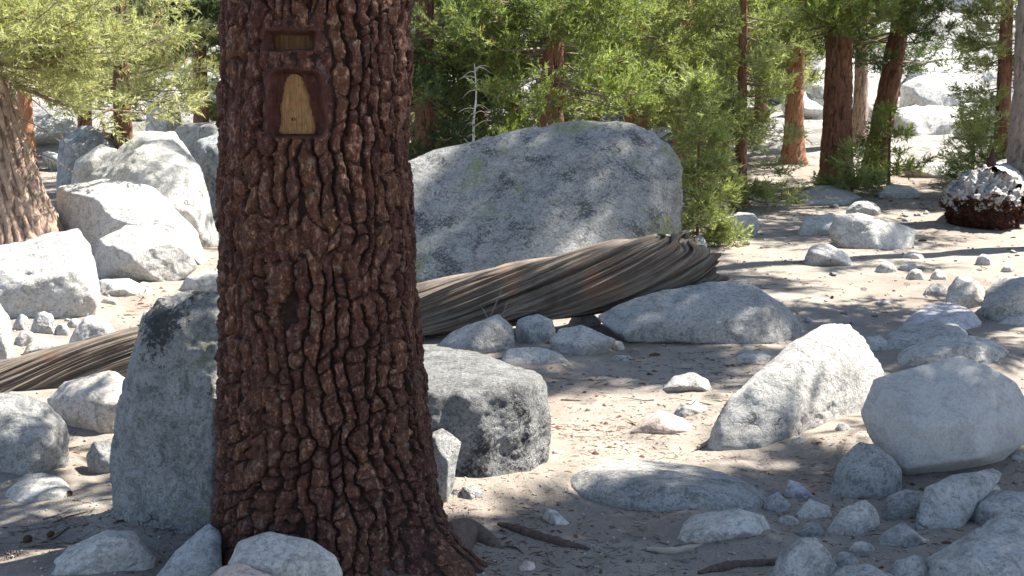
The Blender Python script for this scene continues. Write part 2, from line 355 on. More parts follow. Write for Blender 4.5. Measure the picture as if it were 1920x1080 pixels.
# ------------------------------------------------------------------ ground
def axis_pts(lo, hi, f0, f1, fine, grow):
    mid = np.arange(f0, f1+1e-6, fine); up = [mid[-1]]; s = fine
    while up[-1] < hi: s *= grow; up.append(up[-1]+s)
    dn = [mid[0]]; s = fine
    while dn[-1] > lo: s *= grow; dn.append(dn[-1]-s)
    return np.concatenate([dn[:0:-1], mid, up[1:]])
gx = axis_pts(-300, 300, -3.6, 3.6, 0.042, 1.05); gy = axis_pts(-30, 400, 4.0, 9.0, 0.038, 1.032)
GX, GY = np.meshgrid(gx, gy); nx, ny = len(gx), len(gy)
GZ = hgt(GX.ravel(), GY.ravel())
ii = (np.arange(ny-1)[:, None]*nx + np.arange(nx-1)[None, :]).ravel()
gnd = mk('ground', np.stack([GX.ravel(), GY.ravel(), GZ], 1), np.stack([ii, ii+1, ii+1+nx, ii+nx], 1), MAT_GROUND)
gnd['kind'] = 'structure'

# ------------------------------------------------------------------ rocks
BANK = []
FOOT = []          # footprints (x, y, r) for scattering
def hull_planes(pts):
    bm = bmesh.new()
    for p in pts: bm.verts.new(p)
    bmesh.ops.convex_hull(bm, input=bm.verts); bm.normal_update()
    c = np.mean(pts, 0); out = []
    for f in bm.faces:
        n = np.array(f.normal[:]); h = n @ (np.array(f.verts[0].co[:]) - c)
        if h < 0: n, h = -n, -h
        if f.calc_area() < 1e-7 or h < 1e-5: continue
        for (n2, h2) in out:
            if n @ n2 > 0.996: break
        else: out.append((n, h))
    bm.free(); return c, out
def rock_mesh(pts, p=26, cuts=4, amp=0.03, seed=0, lvl=6, freq=1.0, pit=0.0, rough=1.0):
    rng = np.random.RandomState(seed)
    pts = np.asarray(pts, float); lo, hi = pts.min(0), pts.max(0); sc = (hi-lo)/2
    q = (pts-(lo+hi)/2)/sc
    c, pl = hull_planes(q)
    N = np.array([a for a, b in pl]); H = np.array([b for a, b in pl])
    for k in range(cuts*2):                               # chips knocked off the corners
        n = rng.normal(size=3); n[1] = -(abs(n[1])+.7); n /= np.linalg.norm(n)
        h = ((q-c) @ n).max()*rng.uniform(0.78, 0.95); N = np.vstack([N, n]); H = np.append(H, h)
    D, F = ico(lvl)
    M = np.maximum(D @ (N/H[:, None]).T, 1e-6)
    soft = (M**p).sum(1)**(-1.0/p); hard = 1.0/M.max(1)
    soft = soft*np.mean(hard/soft)
    V = c + D*soft[:, None]
    W = V*sc; size = sc.mean(); o = rng.uniform(-50, 50, 3)
    n = W/(np.linalg.norm(W, axis=1)[:, None]+1e-9)
    g = W/size*freq + o
    wob = g + 0.25*np.stack([noise(g*1.7+k*5.1, seed+60+k) for k in range(3)], 1)
    strata = (wob @ (rng.normal(size=3)*np.array([.5, .5, 1.2])))*3.2
    ledge = np.abs(strata-np.round(strata)); ledge = sstep(0.0, 0.12, ledge)      # thin bedding cracks
    blocks = np.floor(3*noise(wob*1.5, seed+70))/3.0                               # stepped broken faces
    disp = amp*size*(0.9*fbm(g*1.3, 3, seed) + 0.5*ridged(g*2.6, 3, seed+3)*0.6 + rough*(0.34*fbm(g*7.0, 4, seed+9, 0.6) + 0.55*blocks + 0.30*(ledge-1)*(noise(g*1.1, seed+33) > 0.1)))
    if pit: disp -= pit*size*np.maximum(0, fbm(g*5, 2, seed+5)-0.15)
    W = W + n*disp[:, None]
    return W + (lo+hi)/2, F
def rock(name, label, outline, bv=None, mat='pale', T=None, lean=0.25, front=(), p=110, cuts=3, amp=0.035, seed=None, lvl=None, d=None,
         cat='boulder', group=None, pit=0.0, freq=1.0, ring=0.78, back=0.9, yaw=0.0, rough=1.0, foot=True):
    ex = np.array([q[2] if len(q) > 2 else 0.0 for q in outline]); ol = np.array([q[:2] for q in outline], float); uc = (ol[:, 0].min()+ol[:, 0].max())/2
    if bv is None: bv = ol[:, 1].max()
    df = ground_hit(uc, bv) if d is None else d
    wpx, hpx = np.ptp(ol[:, 0]), np.ptp(ol[:, 1])
    if T is None: T = 0.42*min(wpx, 1.7*hpx)
    Tm = T/FPX*df; dc = df + Tm*0.75
    zm = P(uc, ol[:, 1].mean(), dc)[2]; vc = ol[:, 1].mean(); xm = P(uc, vc, dc)[0]
    if lvl is None or lvl < 7: lvl = 6 if max(wpx, hpx) > 190 else (5 if max(wpx, hpx) > 42 else 4)
    dep = lambda pt: lean*(pt[2]-zm) + yaw*(pt[0]-xm)
    pts = []; rr_ = np.random.RandomState(int(abs(uc*3+vc*5)) % 9973)
    for (u, v), e_ in zip(ol, ex):
        pt = P(u, v, dc); off = dep(pt) + e_
        pts.append(P(u, v, dc+off))
        cu, cv = uc + (u-uc)*ring, vc + (v-vc)*ring
        pt = P(cu, cv, dc); o2 = dep(pt) + e_
        if not len(front) and rr_.uniform() < .62:
            f_ = rr_.uniform(.45, .85); cu, cv = uc + (u-uc)*f_, vc + (v-vc)*f_; pts.append(P(cu, cv, dc+dep(P(cu, cv, dc))+e_-Tm*rr_.uniform(.5, 1.0)))
        pts.append(P(cu, cv, dc+o2+Tm*back))
    if len(front):
        for (u, v, f) in front: pts.append(P(u, v, dc + dep(P(u, v, dc)) - Tm*f))
    else:
        pts.append(P(uc+rr_.uniform(-.15, .15)*wpx, vc+rr_.uniform(-.05, .2)*hpx, dc-Tm))
    pts = np.array(pts)
    # foot: reach a little below the ground
    cx, cy = pts[:, 0].mean(), pts[:, 1].mean(); g0 = gz(cx, cy); zlo = pts[:, 2].min()
    if cat != 'stacked':
        k = pts[:, 2] < zlo+0.22*(pts[:, 2].max()-zlo)
        pts[k, 2] = np.minimum(pts[k, 2], hgt(pts[k, 0], pts[k, 1])-0.03)
        if foot:                                              # sides run down into the soil instead of curling under
            k = pts[:, 2] < zlo+0.40*(pts[:, 2].max()-zlo); ft = pts[k].copy(); cen = pts.mean(0)
            ft[:, :2] = cen[:2] + (ft[:, :2]-cen[:2])*0.97; ft[:, 2] = np.minimum(hgt(ft[:, 0], ft[:, 1])-0.06, ft[:, 2]); pts = np.vstack([pts, ft])
    sd = int(abs(uc*7+vc*13)) % 9973 if seed is None else seed
    V, F = rock_mesh(pts, p, cuts, amp, sd, lvl, freq, pit, rough)
    loc = np.array([V[:, 0].mean(), V[:, 1].mean(), V[:, 2].min()])
    o = mk(name, V-loc, F, RM[mat], loc=loc)
    tag(o, label, 'boulder' if cat == 'stacked' else cat, group)
    FOOT.append((loc[0], loc[1], 0.5*max(np.ptp(V[:, 0]), np.ptp(V[:, 1]))*0.85)); BANK.append(FOOT[-1])
    return o
def flat_rock(label, outline, h, mat, cat='boulder', bulge=1.0, seed=None, lvl=6, amp=0.03, name='boulder'):
    lvl = min(lvl, 6 if np.ptp(np.array(outline)[:, 0]) > 250 else 5)
    """a slab half sunk in the ground: its outline lies on the ground, its top rises by h"""
    pts = []; ol = np.array(outline, float); c = ol.mean(0)
    for (u, v) in ol:
        d = ground_hit(u, v); x = P(u, v, d)[0]; z = gz(x, d); pts += [(x, d, z-0.05), (x, d, z+h*.25)]
    C = np.mean(pts, 0)
    for q in list(pts)[::2]: pts.append((C[0]+(q[0]-C[0])*.72, C[1]+(q[1]-C[1])*.72, gz(q[0], q[1])+h*bulge))
    for q in list(pts)[:2*len(ol):2]: pts.append((q[0], q[1], q[2]-.08))
    V, F = rock_mesh(np.array(pts), 40, 3, amp, int(abs(c[0]*3+c[1])) % 999 if seed is None else seed, lvl)
    loc = np.array([V[:, 0].mean(), V[:, 1].mean(), V[:, 2].min()]); o = mk(name, V-loc, F, RM[mat], loc=loc); tag(o, label, cat)
    FOOT.append((loc[0], loc[1], 0.4*max(np.ptp(V[:, 0]), np.ptp(V[:, 1])))); return o
def box_ol(u0, v0, u1, v1, k=0.0):
    w_, h_ = u1-u0, v1-v0
    return [(u0, v0+h_*0.72), (u0+w_*0.10, v0+h_*0.40), (u0+w_*0.30, v0+h_*0.06), (u0+w_*(0.5+k), v0), (u0+w_*0.78, v0+h_*0.14), (u0+w_*0.95, v0+h_*0.45), (u1, v0+h_*0.75), (u1-w_*0.12, v1), (u0+w_*0.12, v1)]

# --- hero boulders
rock('boulder', 'largest boulder, dappled grey granite with lichen, behind the weathered log', [(640, 345), (770, 318), (830, 300), (930, 248), (1000, 229), (1110, 221), (1200, 234), (1250, 260), (1281, 300), (1278, 370), (1268, 450), (1240, 530), (1000, 560), (780, 560), (640, 540)],
     bv=548, mat='lich', T=230, lean=0.42, front=[(780, 430, .35), (900, 480, .62), (1050, 470, .72), (1200, 450, .55), (820, 540, .75), (1000, 545, .95), (1180, 530, .85), (1010, 300, .35), (1150, 290, .38), (1225, 330, .3)], p=80, cuts=0, amp=0.028, lvl=7, pit=0.035, rough=1.5)
rock('boulder', 'low grey boulder with dark underside, under the broken end of the log', [(1118, 592), (1160, 570), (1250, 541), (1330, 526), (1405, 529), (1445, 553), (1485, 582), (1512, 612), (1500, 645), (1300, 657), (1200, 645), (1150, 625)],
     bv=652, mat='grey', T=120, lean=0.5, front=[(1165, 628, .55), (1215, 606, .75), (1320, 580, .9), (1430, 566, .7), (1200, 645, .5), (1320, 655, .62), (1450, 650, .5)], p=120, cuts=2, amp=0.026, lvl=6, foot=False)
rock('boulder', 'sunlit white cracked boulder leaning over the trail beside a dry stick', [(1306, 824), (1320, 798), (1400, 718), (1490, 642), (1545, 608), (1592, 604), (1622, 630), (1658, 695), (1660, 760), (1560, 800), (1500, 800), (1440, 818), (1350, 836)],
     bv=828, mat='pale', T=110, lean=0.35, yaw=0.75, front=[(1482, 662, .55), (1478, 785, 1.0), (1345, 822, .45), (1570, 700, .62), (1630, 735, .3), (1530, 630, .35), (1600, 630, .2)], p=150, cuts=3, amp=0.030, lvl=6, pit=0.02)
rock('boulder', 'smooth faceted grey-brown boulder perched on the slab pile', [(1613, 775), (1638, 712), (1690, 694), (1800, 666), (1862, 690), (1905, 716), (1930, 765), (1922, 830), (1875, 868), (1830, 884), (1745, 905), (1700, 912), (1655, 860), (1630, 820)],
     bv=912, mat='smooth', T=120, lean=0.25, front=[(1700, 748, .55), (1845, 716, .35), (1812, 792, .95), (1724, 800, .95), (1690, 880, .65), (1838, 858, .75), (1900, 800, .4)], p=220, cuts=0, amp=0.010, lvl=6, cat='stacked', rough=.6)
rock('boulder', 'wedge-shaped grey boulder tucked under the smooth faceted boulder', [(1548, 925), (1570, 870), (1612, 828), (1650, 835), (1692, 880), (1690, 915), (1640, 940), (1590, 948)], bv=944, mat='grey')
rock('boulder', 'flat-topped boulder with sunlit top and dark weathered and shaded front, beside the carved trunk', [(690, 650, 1.1), (790, 642, 1.1), (855, 651, 1.0), (925, 675, .7), (1003, 699, .3), (1022, 722), (1037, 800), (1032, 855), (1004, 900), (900, 912), (800, 910), (700, 890)],
     bv=905, mat='dark', T=150, lean=0.12, front=[(730, 735, .75), (795, 729, .75), (870, 740, .85), (985, 718, .6), (910, 800, .92), (780, 900, .9), (900, 905, .92), (995, 890, .6)], p=160, cuts=0, amp=0.024, lvl=6, pit=0.03, rough=1.5)
rock('boulder', 'tall upright grey boulder with dark lichen cap, left of the carved trunk', [(212, 1008), (203, 860), (213, 780), (236, 700), (262, 605), (300, 556), (350, 546), (430, 552), (480, 640), (490, 1000), (350, 1025)],
     bv=1012, mat='topl', T=110, lean=0.10, front=[(275, 615, .5), (400, 605, .75), (240, 800, .55), (400, 800, .9), (250, 990, .6), (400, 1000, .85)], p=110, cuts=2, amp=0.03, lvl=7, pit=0.04, rough=1.6)
rock('boulder', 'brownish boulder with pale top, beside the thin end of the log', [(86, 750), (120, 715), (212, 695), (243, 712), (238, 760), (222, 812), (135, 822), (115, 780)], bv=818, mat='tan')
rock('boulder', 'rounded blue-grey boulder in front of the thin end of the log', [(-90, 745), (30, 735), (90, 755), (126, 792), (132, 845), (118, 885), (40, 905), (-90, 905)], bv=902, mat='grey', T=100)
rock('stone', 'small blue-grey stone wedged against the tall lichen-capped boulder', [(160, 855), (175, 828), (205, 825), (225, 850), (222, 885), (195, 896), (168, 885)], bv=893, mat='grey', cat='stone')
rock('boulder', 'mossy brown-grey rock with rusty streaks, at the foot of the tall boulder', [(50, 1100), (130, 1022), (200, 992), (250, 1000), (292, 1045), (290, 1120), (60, 1140)], bv=1110, d=4.35, mat='tan', T=95)
rock('boulder', 'wedge rock with bright white top and dark side, against the trunk base', [(278, 1098), (330, 1032), (392, 978), (415, 1000), (415, 1110), (300, 1130)], bv=1100, d=4.25, mat='pale', p=140, T=50, lean=0.6, front=[(300, 1085, .5), (400, 1015, .5), (400, 1100, .3)])
rock('boulder', 'smooth tan rock lying in front of the carved trunk', [(424, 1060), (448, 1014), (505, 995), (580, 1010), (626, 1040), (644, 1075), (630, 1115), (430, 1120)], bv=1110, d=3.98, mat='tan', T=80, p=90, cuts=1, amp=0.015)
rock('stone', 'small pinkish stone touching the smooth tan rock', [(385, 1085), (420, 1062), (460, 1056), (515, 1080), (520, 1120), (380, 1125)], d=3.85, mat='pink', cat='stone', T=40)
# --- right-hand pile
rock('boulder', 'bright white flat boulder behind the smooth faceted boulder', [(1664, 690), (1690, 655), (1750, 632), (1820, 627), (1870, 640), (1895, 660), (1870, 690), (1780, 705), (1680, 706)], bv=698, mat='pale', T=90, lean=0.8)
rock('boulder', 'squat tan rock at the edge of the slab pile', [(1546, 1000), (1580, 952), (1622, 936), (1650, 958), (1648, 985), (1622, 1014), (1570, 1018)], bv=1012, mat='tan')
rock('boulder', 'grey rounded rock between the tan rock and the tilted slab', [(1652, 965), (1665, 930), (1700, 917), (1735, 922), (1735, 960), (1715, 985), (1668, 985)], bv=985, mat='grey')
rock('boulder', 'tilted pale slab with dark broken edge, below the faceted boulder', [(1708, 980), (1735, 912), (1790, 889), (1868, 877), (1882, 888), (1855, 915), (1815, 952), (1772, 1002), (1735, 1004)], bv=1003, mat='pale', T=60, lean=0.7, front=[(1722, 972, .5), (1750, 918, .4), (1860, 884, .3), (1765, 995, .5)], p=140)
rock('boulder', 'triangular pale rock at the foot of the tilted slab', [(1634, 1025), (1660, 995), (1695, 976), (1742, 1015), (1735, 1032), (1650, 1036)], bv=1031, mat='pale')
rock('boulder', 'big rough grey slab lying lowest in the rock pile', [(1715, 1090), (1725, 1055), (1800, 1010), (1880, 965), (1980, 960), (2060, 1040), (2060, 1140), (1720, 1140)], bv=1120, d=4.32, mat='pale', T=120, lean=0.8, p=150, lvl=6)
rock('boulder', 'angular pale rock overlapping the top of the big rough slab', [(1812, 960), (1830, 936), (1870, 917), (1930, 922), (1990, 960), (1985, 1010), (1880, 1000), (1830, 985)], bv=1005, mat='pale', T=70, lean=0.6, p=120)
rock('boulder', 'bluish rounded rock beside the big rough slab', [(1658, 1085), (1680, 1050), (1715, 1038), (1750, 1060), (1745, 1100), (1680, 1110)], d=4.36, mat='grey', T=45)
rock('boulder', 'low blue-grey rock half buried near the bleached crumbling rock', [(1545, 1090), (1580, 1062), (1630, 1058), (1690, 1085), (1690, 1120), (1550, 1125)], d=4.2, mat='grey', T=60)
rock('boulder', 'bleached crumbling rock with a jagged sunlit crest', [(1440, 1090), (1460, 1040), (1500, 1010), (1530, 1008), (1562, 1045), (1575, 1090), (1560, 1120), (1450, 1120)], d=4.3, mat='pale', T=50, amp=0.07, pit=0.06, lvl=6)
rock('boulder', 'pale rounded rock with a sunlit corner, below the long flat slab', [(1248, 1014), (1298, 966), (1380, 951), (1432, 966), (1454, 992), (1440, 1010), (1350, 1026), (1270, 1034)], bv=1028, mat='tan', T=80, lean=0.7)
rock('stone', 'pinkish triangular stone on the open trail', [(1180, 812), (1205, 785), (1236, 767), (1285, 785), (1315, 812), (1290, 824), (1210, 828)], bv=824, mat='pink', cat='stone', lean=0.6, p=120, amp=0.012)
rock('stone', 'white stone on the trail beyond the pinkish stone', [(1243, 728), (1262, 706), (1300, 697), (1328, 712), (1337, 732), (1300, 743), (1255, 742)], bv=741, mat='pale', cat='stone', lean=0.5)
rock('stone', 'low grey-white stone between the pinkish stone and the white stone', [(1260, 778), (1275, 758), (1305, 750), (1330, 768), (1328, 784), (1280, 788)], bv=785, mat='pale', cat='stone', lean=0.8)
rock('stone', 'small blue-white stone at the end of the long flat slab', [(1430, 955), (1440, 930), (1458, 921), (1482, 945), (1480, 962), (1445, 967)], bv=964, mat='pale', cat='stone')
rock('stone', 'pointed lavender-grey stone by the edge of the sunlit trail', [(1470, 925), (1478, 898), (1500, 905), (1528, 932), (1510, 940), (1480, 938)], bv=937, mat='lav', cat='stone', p=120)
rock('stone', 'brown-grey stone lying between lavender stone and tan rock', [(1490, 965), (1520, 935), (1555, 950), (1560, 970), (1525, 985), (1495, 980)], bv=978, mat='tan', cat='stone')
for (a, b, c, dd, m_, lab) in [(1632, 906, 1674, 940, 'tan', 'small tan rock squeezed between the wedge boulder and the grey rounded rock'), (1716, 868, 1790, 906, 'grey', 'grey rock squeezed between the faceted boulder and the tilted slab'), (1588, 1014, 1642, 1044, 'tan', 'low tan rock below the squat tan rock'),
    (1742, 1026, 1795, 1062, 'grey', 'grey chunk leaning on the big rough slab'), (1496, 978, 1548, 1012, 'grey', 'grey broken rock left of the squat tan rock'), (1556, 1034, 1612, 1070, 'pale', 'pale broken rock beside the bleached crumbling rock'), (1876, 846, 1940, 884, 'grey', 'grey rock behind the faceted boulder and the tilted slab'),
    (1452, 966, 1500, 992, 'tan', 'tan broken stone between the small blue-white stone and the pile'), (1600, 948, 1640, 972, 'pale', 'pale chip wedged behind the squat tan rock'), (1690, 1000, 1735, 1040, 'grey', 'grey chip behind the triangular pale rock'), (1835, 905, 1880, 935, 'tan', 'tan block in the dark gap beside the tilted slab')]:
    rock('boulder', lab, box_ol(a, b, c, dd), bv=dd-2, mat=m_, cuts=4, p=140)
# --- by the big trunk
rock('stone', 'rough whitish rock leaning on the dark-fronted boulder', [(790, 900), (795, 815), (830, 803), (866, 828), (858, 860), (835, 895), (810, 910)], d=5.45, bv=905, mat='grey', cat='stone', amp=0.05)
rock('stone', 'grey cobble at the foot of the dark-fronted boulder', [(860, 930), (866, 912), (888, 906), (907, 925), (902, 942), (880, 947)], bv=945, mat='grey', cat='stone')
rock('stone', 'tiny smooth white pebble next to the grey cobble', [(844, 930), (850, 916), (862, 917), (867, 930), (860, 941), (848, 940)], bv=940, mat='pale', cat='stone', lvl=5, p=120)
rock('stone', 'pale wedge stone on the dirt above a shallow root', [(1016, 975), (1022, 952), (1042, 956), (1070, 982), (1060, 991), (1030, 986)], bv=988, mat='tan', cat='stone', p=120)
rock('stone', 'small brown stone in the dirt near the trunk root', [(970, 1065), (982, 1050), (1002, 1055), (1006, 1072), (985, 1078)], bv=1072, mat='pink', cat='stone', lvl=5)
rock('stone', 'small tan stone by the corner of the dark-fronted boulder', [(1028, 862), (1038, 842), (1056, 845), (1062, 862), (1048, 872)], bv=870, mat='tan', cat='stone', lvl=5)
# --- cobbles by the log
G5 = None
rock('boulder', 'largest blue-grey rock of the cluster below the log', [(816, 650), (850, 620), (935, 589), (962, 610), (966, 645), (940, 674), (880, 680), (830, 668)], bv=676, mat='grey', p=90, lean=0.4)
rock('boulder', 'rounded pale rock next to the largest rock of the cluster', [(964, 622), (972, 598), (1010, 588), (1038, 600), (1042, 630), (1020, 648), (978, 648)], bv=648, mat='pale')
rock('boulder', 'flat white slab stone lying lowest in the cluster below the log', [(934, 682), (955, 655), (1000, 649), (1045, 658), (1072, 682), (1030, 694), (960, 694)], bv=692, mat='pale', lean=0.7)
rock('boulder', 'pointed white rock tilting towards the long grey boulder', [(1028, 640), (1048, 615), (1090, 609), (1156, 637), (1120, 660), (1080, 676), (1045, 668)], bv=674, mat='pale', p=120, lean=0.5)
rock('stone', 'small rock at the back of the cluster against the log', [(1064, 608), (1075, 588), (1105, 583), (1128, 600), (1124, 616), (1080, 618)], bv=617, mat='grey', cat='stone')
rock('stone', 'small grey-brown cobble beside the pointed white rock', [(1146, 652), (1154, 639), (1166, 640), (1172, 652), (1160, 660)], bv=659, mat='tan', cat='stone', lvl=5)
rock('stone', 'flat pebble in front of the pointed white rock', [(1142, 676), (1155, 666), (1180, 667), (1192, 676), (1170, 682)], bv=681, mat='pale', cat='stone', lvl=5, lean=0.8)
rock('stone', 'small white stone at the foot of the long grey boulder', [(1385, 660), (1395, 648), (1412, 648), (1425, 660), (1405, 666)], bv=665, mat='pale', cat='stone', lvl=5)
# --- left group
rock('boulder', 'big rough white boulder at the foot of the leaning tree', [(-70, 480), (30, 455), (150, 427), (172, 460), (180, 500), (190, 560), (186, 590), (150, 600), (60, 606), (-70, 590)], bv=602, mat='pale', T=110, lean=0.3, amp=0.04, pit=0.04, lvl=6, p=120)
rock('boulder', 'rounded boulder with tan shaded underside, resting among the white boulders', [(175, 500), (186, 450), (235, 419), (310, 430), (358, 468), (372, 500), (345, 524), (290, 532), (190, 520)], bv=530, mat='pale', T=85, lean=0.15, foot=False, front=[(200, 455, .55), (330, 470, .6), (260, 485, .95), (210, 510, .5), (320, 520, .5), (250, 430, .3)])
rock('boulder', 'broad white boulder sloping down behind the rounded boulder', [(110, 350), (200, 334), (285, 349), (320, 385), (372, 440), (392, 480), (300, 500), (130, 480), (100, 420)], bv=492, mat='pale', T=110, lean=0.5, p=120)
rock('boulder', 'tall cream boulder with dark-flecked peak behind the white boulders', [(170, 330), (235, 270), (262, 245), (328, 246), (352, 280), (380, 320), (388, 365), (410, 430), (418, 490), (300, 500), (170, 430)], bv=470, mat='pale', T=120, lean=0.3, p=120, lvl=6)
rock('boulder', 'white boulder face cut off by the picture edge, by the thin end of the log', [(-90, 570), (-10, 556), (20, 598), (26, 660), (22, 690), (0, 700), (-90, 705)], bv=699, mat='pale', T=60)
rock('boulder', 'flat pale boulder below the rounded boulder with the tan underside', [(172, 548), (190, 524), (240, 522), (290, 545), (310, 558), (250, 566), (180, 560)], bv=563, mat='pale', T=60, lean=0.7)
rock('boulder', 'white boulder partly hidden behind the carved trunk', [(335, 545), (350, 518), (390, 508), (440, 515), (450, 548), (400, 560), (350, 558)], bv=556, mat='pale', T=55)
LG = 'cobbles piled at the foot of the rough white boulder'
for (a, b, c, dd, k, lab) in [(57, 583, 108, 630, .0, 'round cobble in the middle of the cobble pile'), (130, 590, 222, 662, -.1, 'largest pointed cobble of the pile, touching the log'),
    (40, 630, 127, 682, .05, 'long pale cobble lying along the log'), (26, 619, 72, 652, .1, 'small cobble between the picture-edge boulder and the long cobble'), (15, 553, 50, 596, 0, 'rounded cobble with tan shaded side above the pile'),
    (24, 588, 58, 622, 0, 'small white cobble above the pile by the picture-edge boulder'), (100, 606, 132, 632, 0, 'small cobble wedged between the round and the pointed cobble'), (124, 596, 155, 618, .1, 'pale cobble behind the pointed cobble'),
    (100, 585, 140, 608, 0, 'low cobble tucked under the rough white boulder'), (126, 654, 152, 668, 0, 'little flat stone between cobbles and log'), (30, 680, 56, 690, 0, 'thin white flake beside the log'), (74, 671, 98, 682, 0, 'thin pale chip at the foot of the long cobble')]:
    rock('cobble', lab, box_ol(a, b, c, dd, k), bv=dd-1, mat='pale', cat='cobble', lvl=5, cuts=4, p=120, group=LG, lean=0.3)
rock('stone', 'grey-tan stone peeking out beside the lichen cap of the tall boulder', box_ol(262, 582, 290, 615), bv=614, mat='tan', cat='stone', lvl=5)
rock('stone', 'small orange-brown stone under the rounded boulder', box_ol(255, 528, 285, 543), bv=542, mat='pink', cat='stone', lvl=5)
rock('stone', 'flat white stone on the sandy patch by the flat pale boulder', box_ol(186, 556, 224, 577), bv=576, mat='pale', cat='stone', lvl=5)
# --- right middle distance
rock('boulder', 'egg-shaped white stone alone on the sunlit sand', [(1338, 438), (1352, 412), (1385, 398), (1415, 400), (1426, 420), (1420, 440), (1380, 445)], bv=442, mat='pale', p=120)
rock('boulder', 'low white slab behind the split white boulder', [(1494, 436), (1510, 406), (1560, 399), (1600, 415), (1590, 440), (1520, 444)], bv=441, mat='pale', lean=0.6)
rock('boulder', 'split white boulder with a shaded left face, on the sunlit sand', [(1555, 428), (1566, 402), (1610, 397), (1636, 409), (1690, 420), (1717, 430), (1713, 466), (1650, 468), (1600, 458), (1560, 446)], bv=466, mat='pale', T=55, p=120, front=[(1634, 412, .5), (1640, 462, .9), (1575, 440, .5), (1700, 460, .4)], cuts=1)
rock('boulder', 'low white hump half buried in the sunlit sand', [(1505, 488), (1520, 462), (1550, 456), (1590, 475), (1602, 498), (1560, 503), (1515, 496)], bv=500, mat='pale', lean=0.5)
rock('boulder', 'upright pinkish-tan rounded boulder in the shade by the grey boulder', [(1770, 578), (1775, 540), (1795, 515), (1820, 512), (1845, 535), (1856, 570), (1840, 588), (1790, 586)], bv=584, mat='tan', p=120)
rock('boulder', 'blue-grey layered boulder beside the upright rounded boulder', [(1835, 590), (1850, 545), (1875, 522), (1930, 516), (1990, 530), (2000, 590), (1930, 610), (1850, 612)], bv=608, mat='grey', T=70)
rock('stone', 'flat white stone in front of the layered boulder', [(1862, 612), (1890, 592), (1935, 583), (1975, 600), (1960, 620), (1880, 622)], bv=619, mat='pale', cat='stone', lean=0.8)
rock('stone', 'white stone behind the sunlit cracked boulder', [(1612, 655), (1625, 632), (1650, 630), (1682, 652), (1660, 664), (1620, 664)], bv=662, mat='pale', cat='stone')
rock('stone', 'tan wedge stone beside the upright rounded boulder', box_ol(1732, 530, 1780, 556, -.15), bv=555, mat='tan', cat='stone', lvl=5)
rock('boulder', 'small shaded slab between the thick red trunk and split boulder', box_ol(1585, 376, 1652, 404), bv=403, mat='grey', lean=0.9)
rock('boulder', 'pale slab with sun flecks right of the thick red trunk', box_ol(1645, 344, 1725, 372, -.2), bv=371, mat='pale', lean=0.8)
rock('boulder', 'long low pale boulder lying behind the broken rotten log', [(1690, 322), (1700, 309), (1760, 304), (1830, 306), (1832, 326), (1760, 336), (1700, 334)], bv=333, mat='pale', T=40)
rock('stone', 'white stone behind the broken end of the weathered log', box_ol(1296, 440, 1326, 472), bv=471, mat='pale', cat='stone', lvl=5)
rock('stone', 'pinkish stone beside the white stone behind the log end', box_ol(1272, 444, 1300, 472), bv=471, mat='pink', cat='stone', lvl=5)
for (a, b, c, dd, lab) in [(1640, 490, 1682, 513, 'grey-white stone in the row on the sand, nearest the white hump'), (1684, 492, 1722, 508, 'flat white stone in the row on the sand'), (1698, 504, 1735, 526, 'brown-grey stone in the row with white chips beside it'),
    (1744, 504, 1776, 526, 'two-toned white stone in the row on the sand'), (1690, 472, 1735, 486, 'flat white chip on the sand beyond the row of stones'), (1828, 476, 1862, 498, 'white stone on the sand below the rotten log'), (1876, 496, 1905, 512, 'brown-tinted stone by the sparse grass stems'), (1560, 792, 1600, 826, 'white rock chip behind the faceted boulder edge'),
    (1480, 818, 1522, 848, 'pale flat stone at the edge of tree shade near dry stick'), (1640, 560, 1672, 575, 'dark grey stone in the shade patch')]:
    rock('stone', lab, box_ol(a, b, c, dd), bv=dd-1, mat='pale' if 'brown' not in lab else 'tan', cat='stone', lvl=5, cuts=4)
flat_rock('long flat blue-grey slab half buried across the trail', [(1058, 912), (1100, 890), (1200, 884), (1350, 900), (1442, 930), (1435, 956), (1300, 970), (1150, 952), (1090, 935)], .10, 'grey', lvl=6)
flat_rock('flat bluish-white stone set in the dirt below the rounded boulder', [(8, 930), (35, 904), (80, 897), (125, 907), (135, 925), (110, 943), (40, 948)], .05, 'pale', cat='stone', name='stone')
flat_rock('flat shaded bluish slab in front of the upright rounded boulder', [(1690, 612), (1730, 590), (1790, 582), (1832, 596), (1840, 615), (1760, 628), (1700, 626)], .12, 'lav')
flat_rock('low shaded grey slab beyond the bright white flat boulder', [(1640, 655), (1690, 626), (1760, 616), (1815, 625), (1815, 650), (1730, 668), (1650, 668)], .12, 'grey')
flat_rock('flat grey slab in the tree shade nearest the thick red trunk', [(1490, 372), (1520, 360), (1570, 358), (1622, 370), (1600, 384), (1510, 384)], .15, 'grey', lvl=5)
flat_rock('flat grey stone in the shade before the long grey boulder', [(1366, 678), (1395, 667), (1440, 666), (1452, 676), (1410, 684)], .04, 'grey', cat='stone', lvl=5, name='stone')
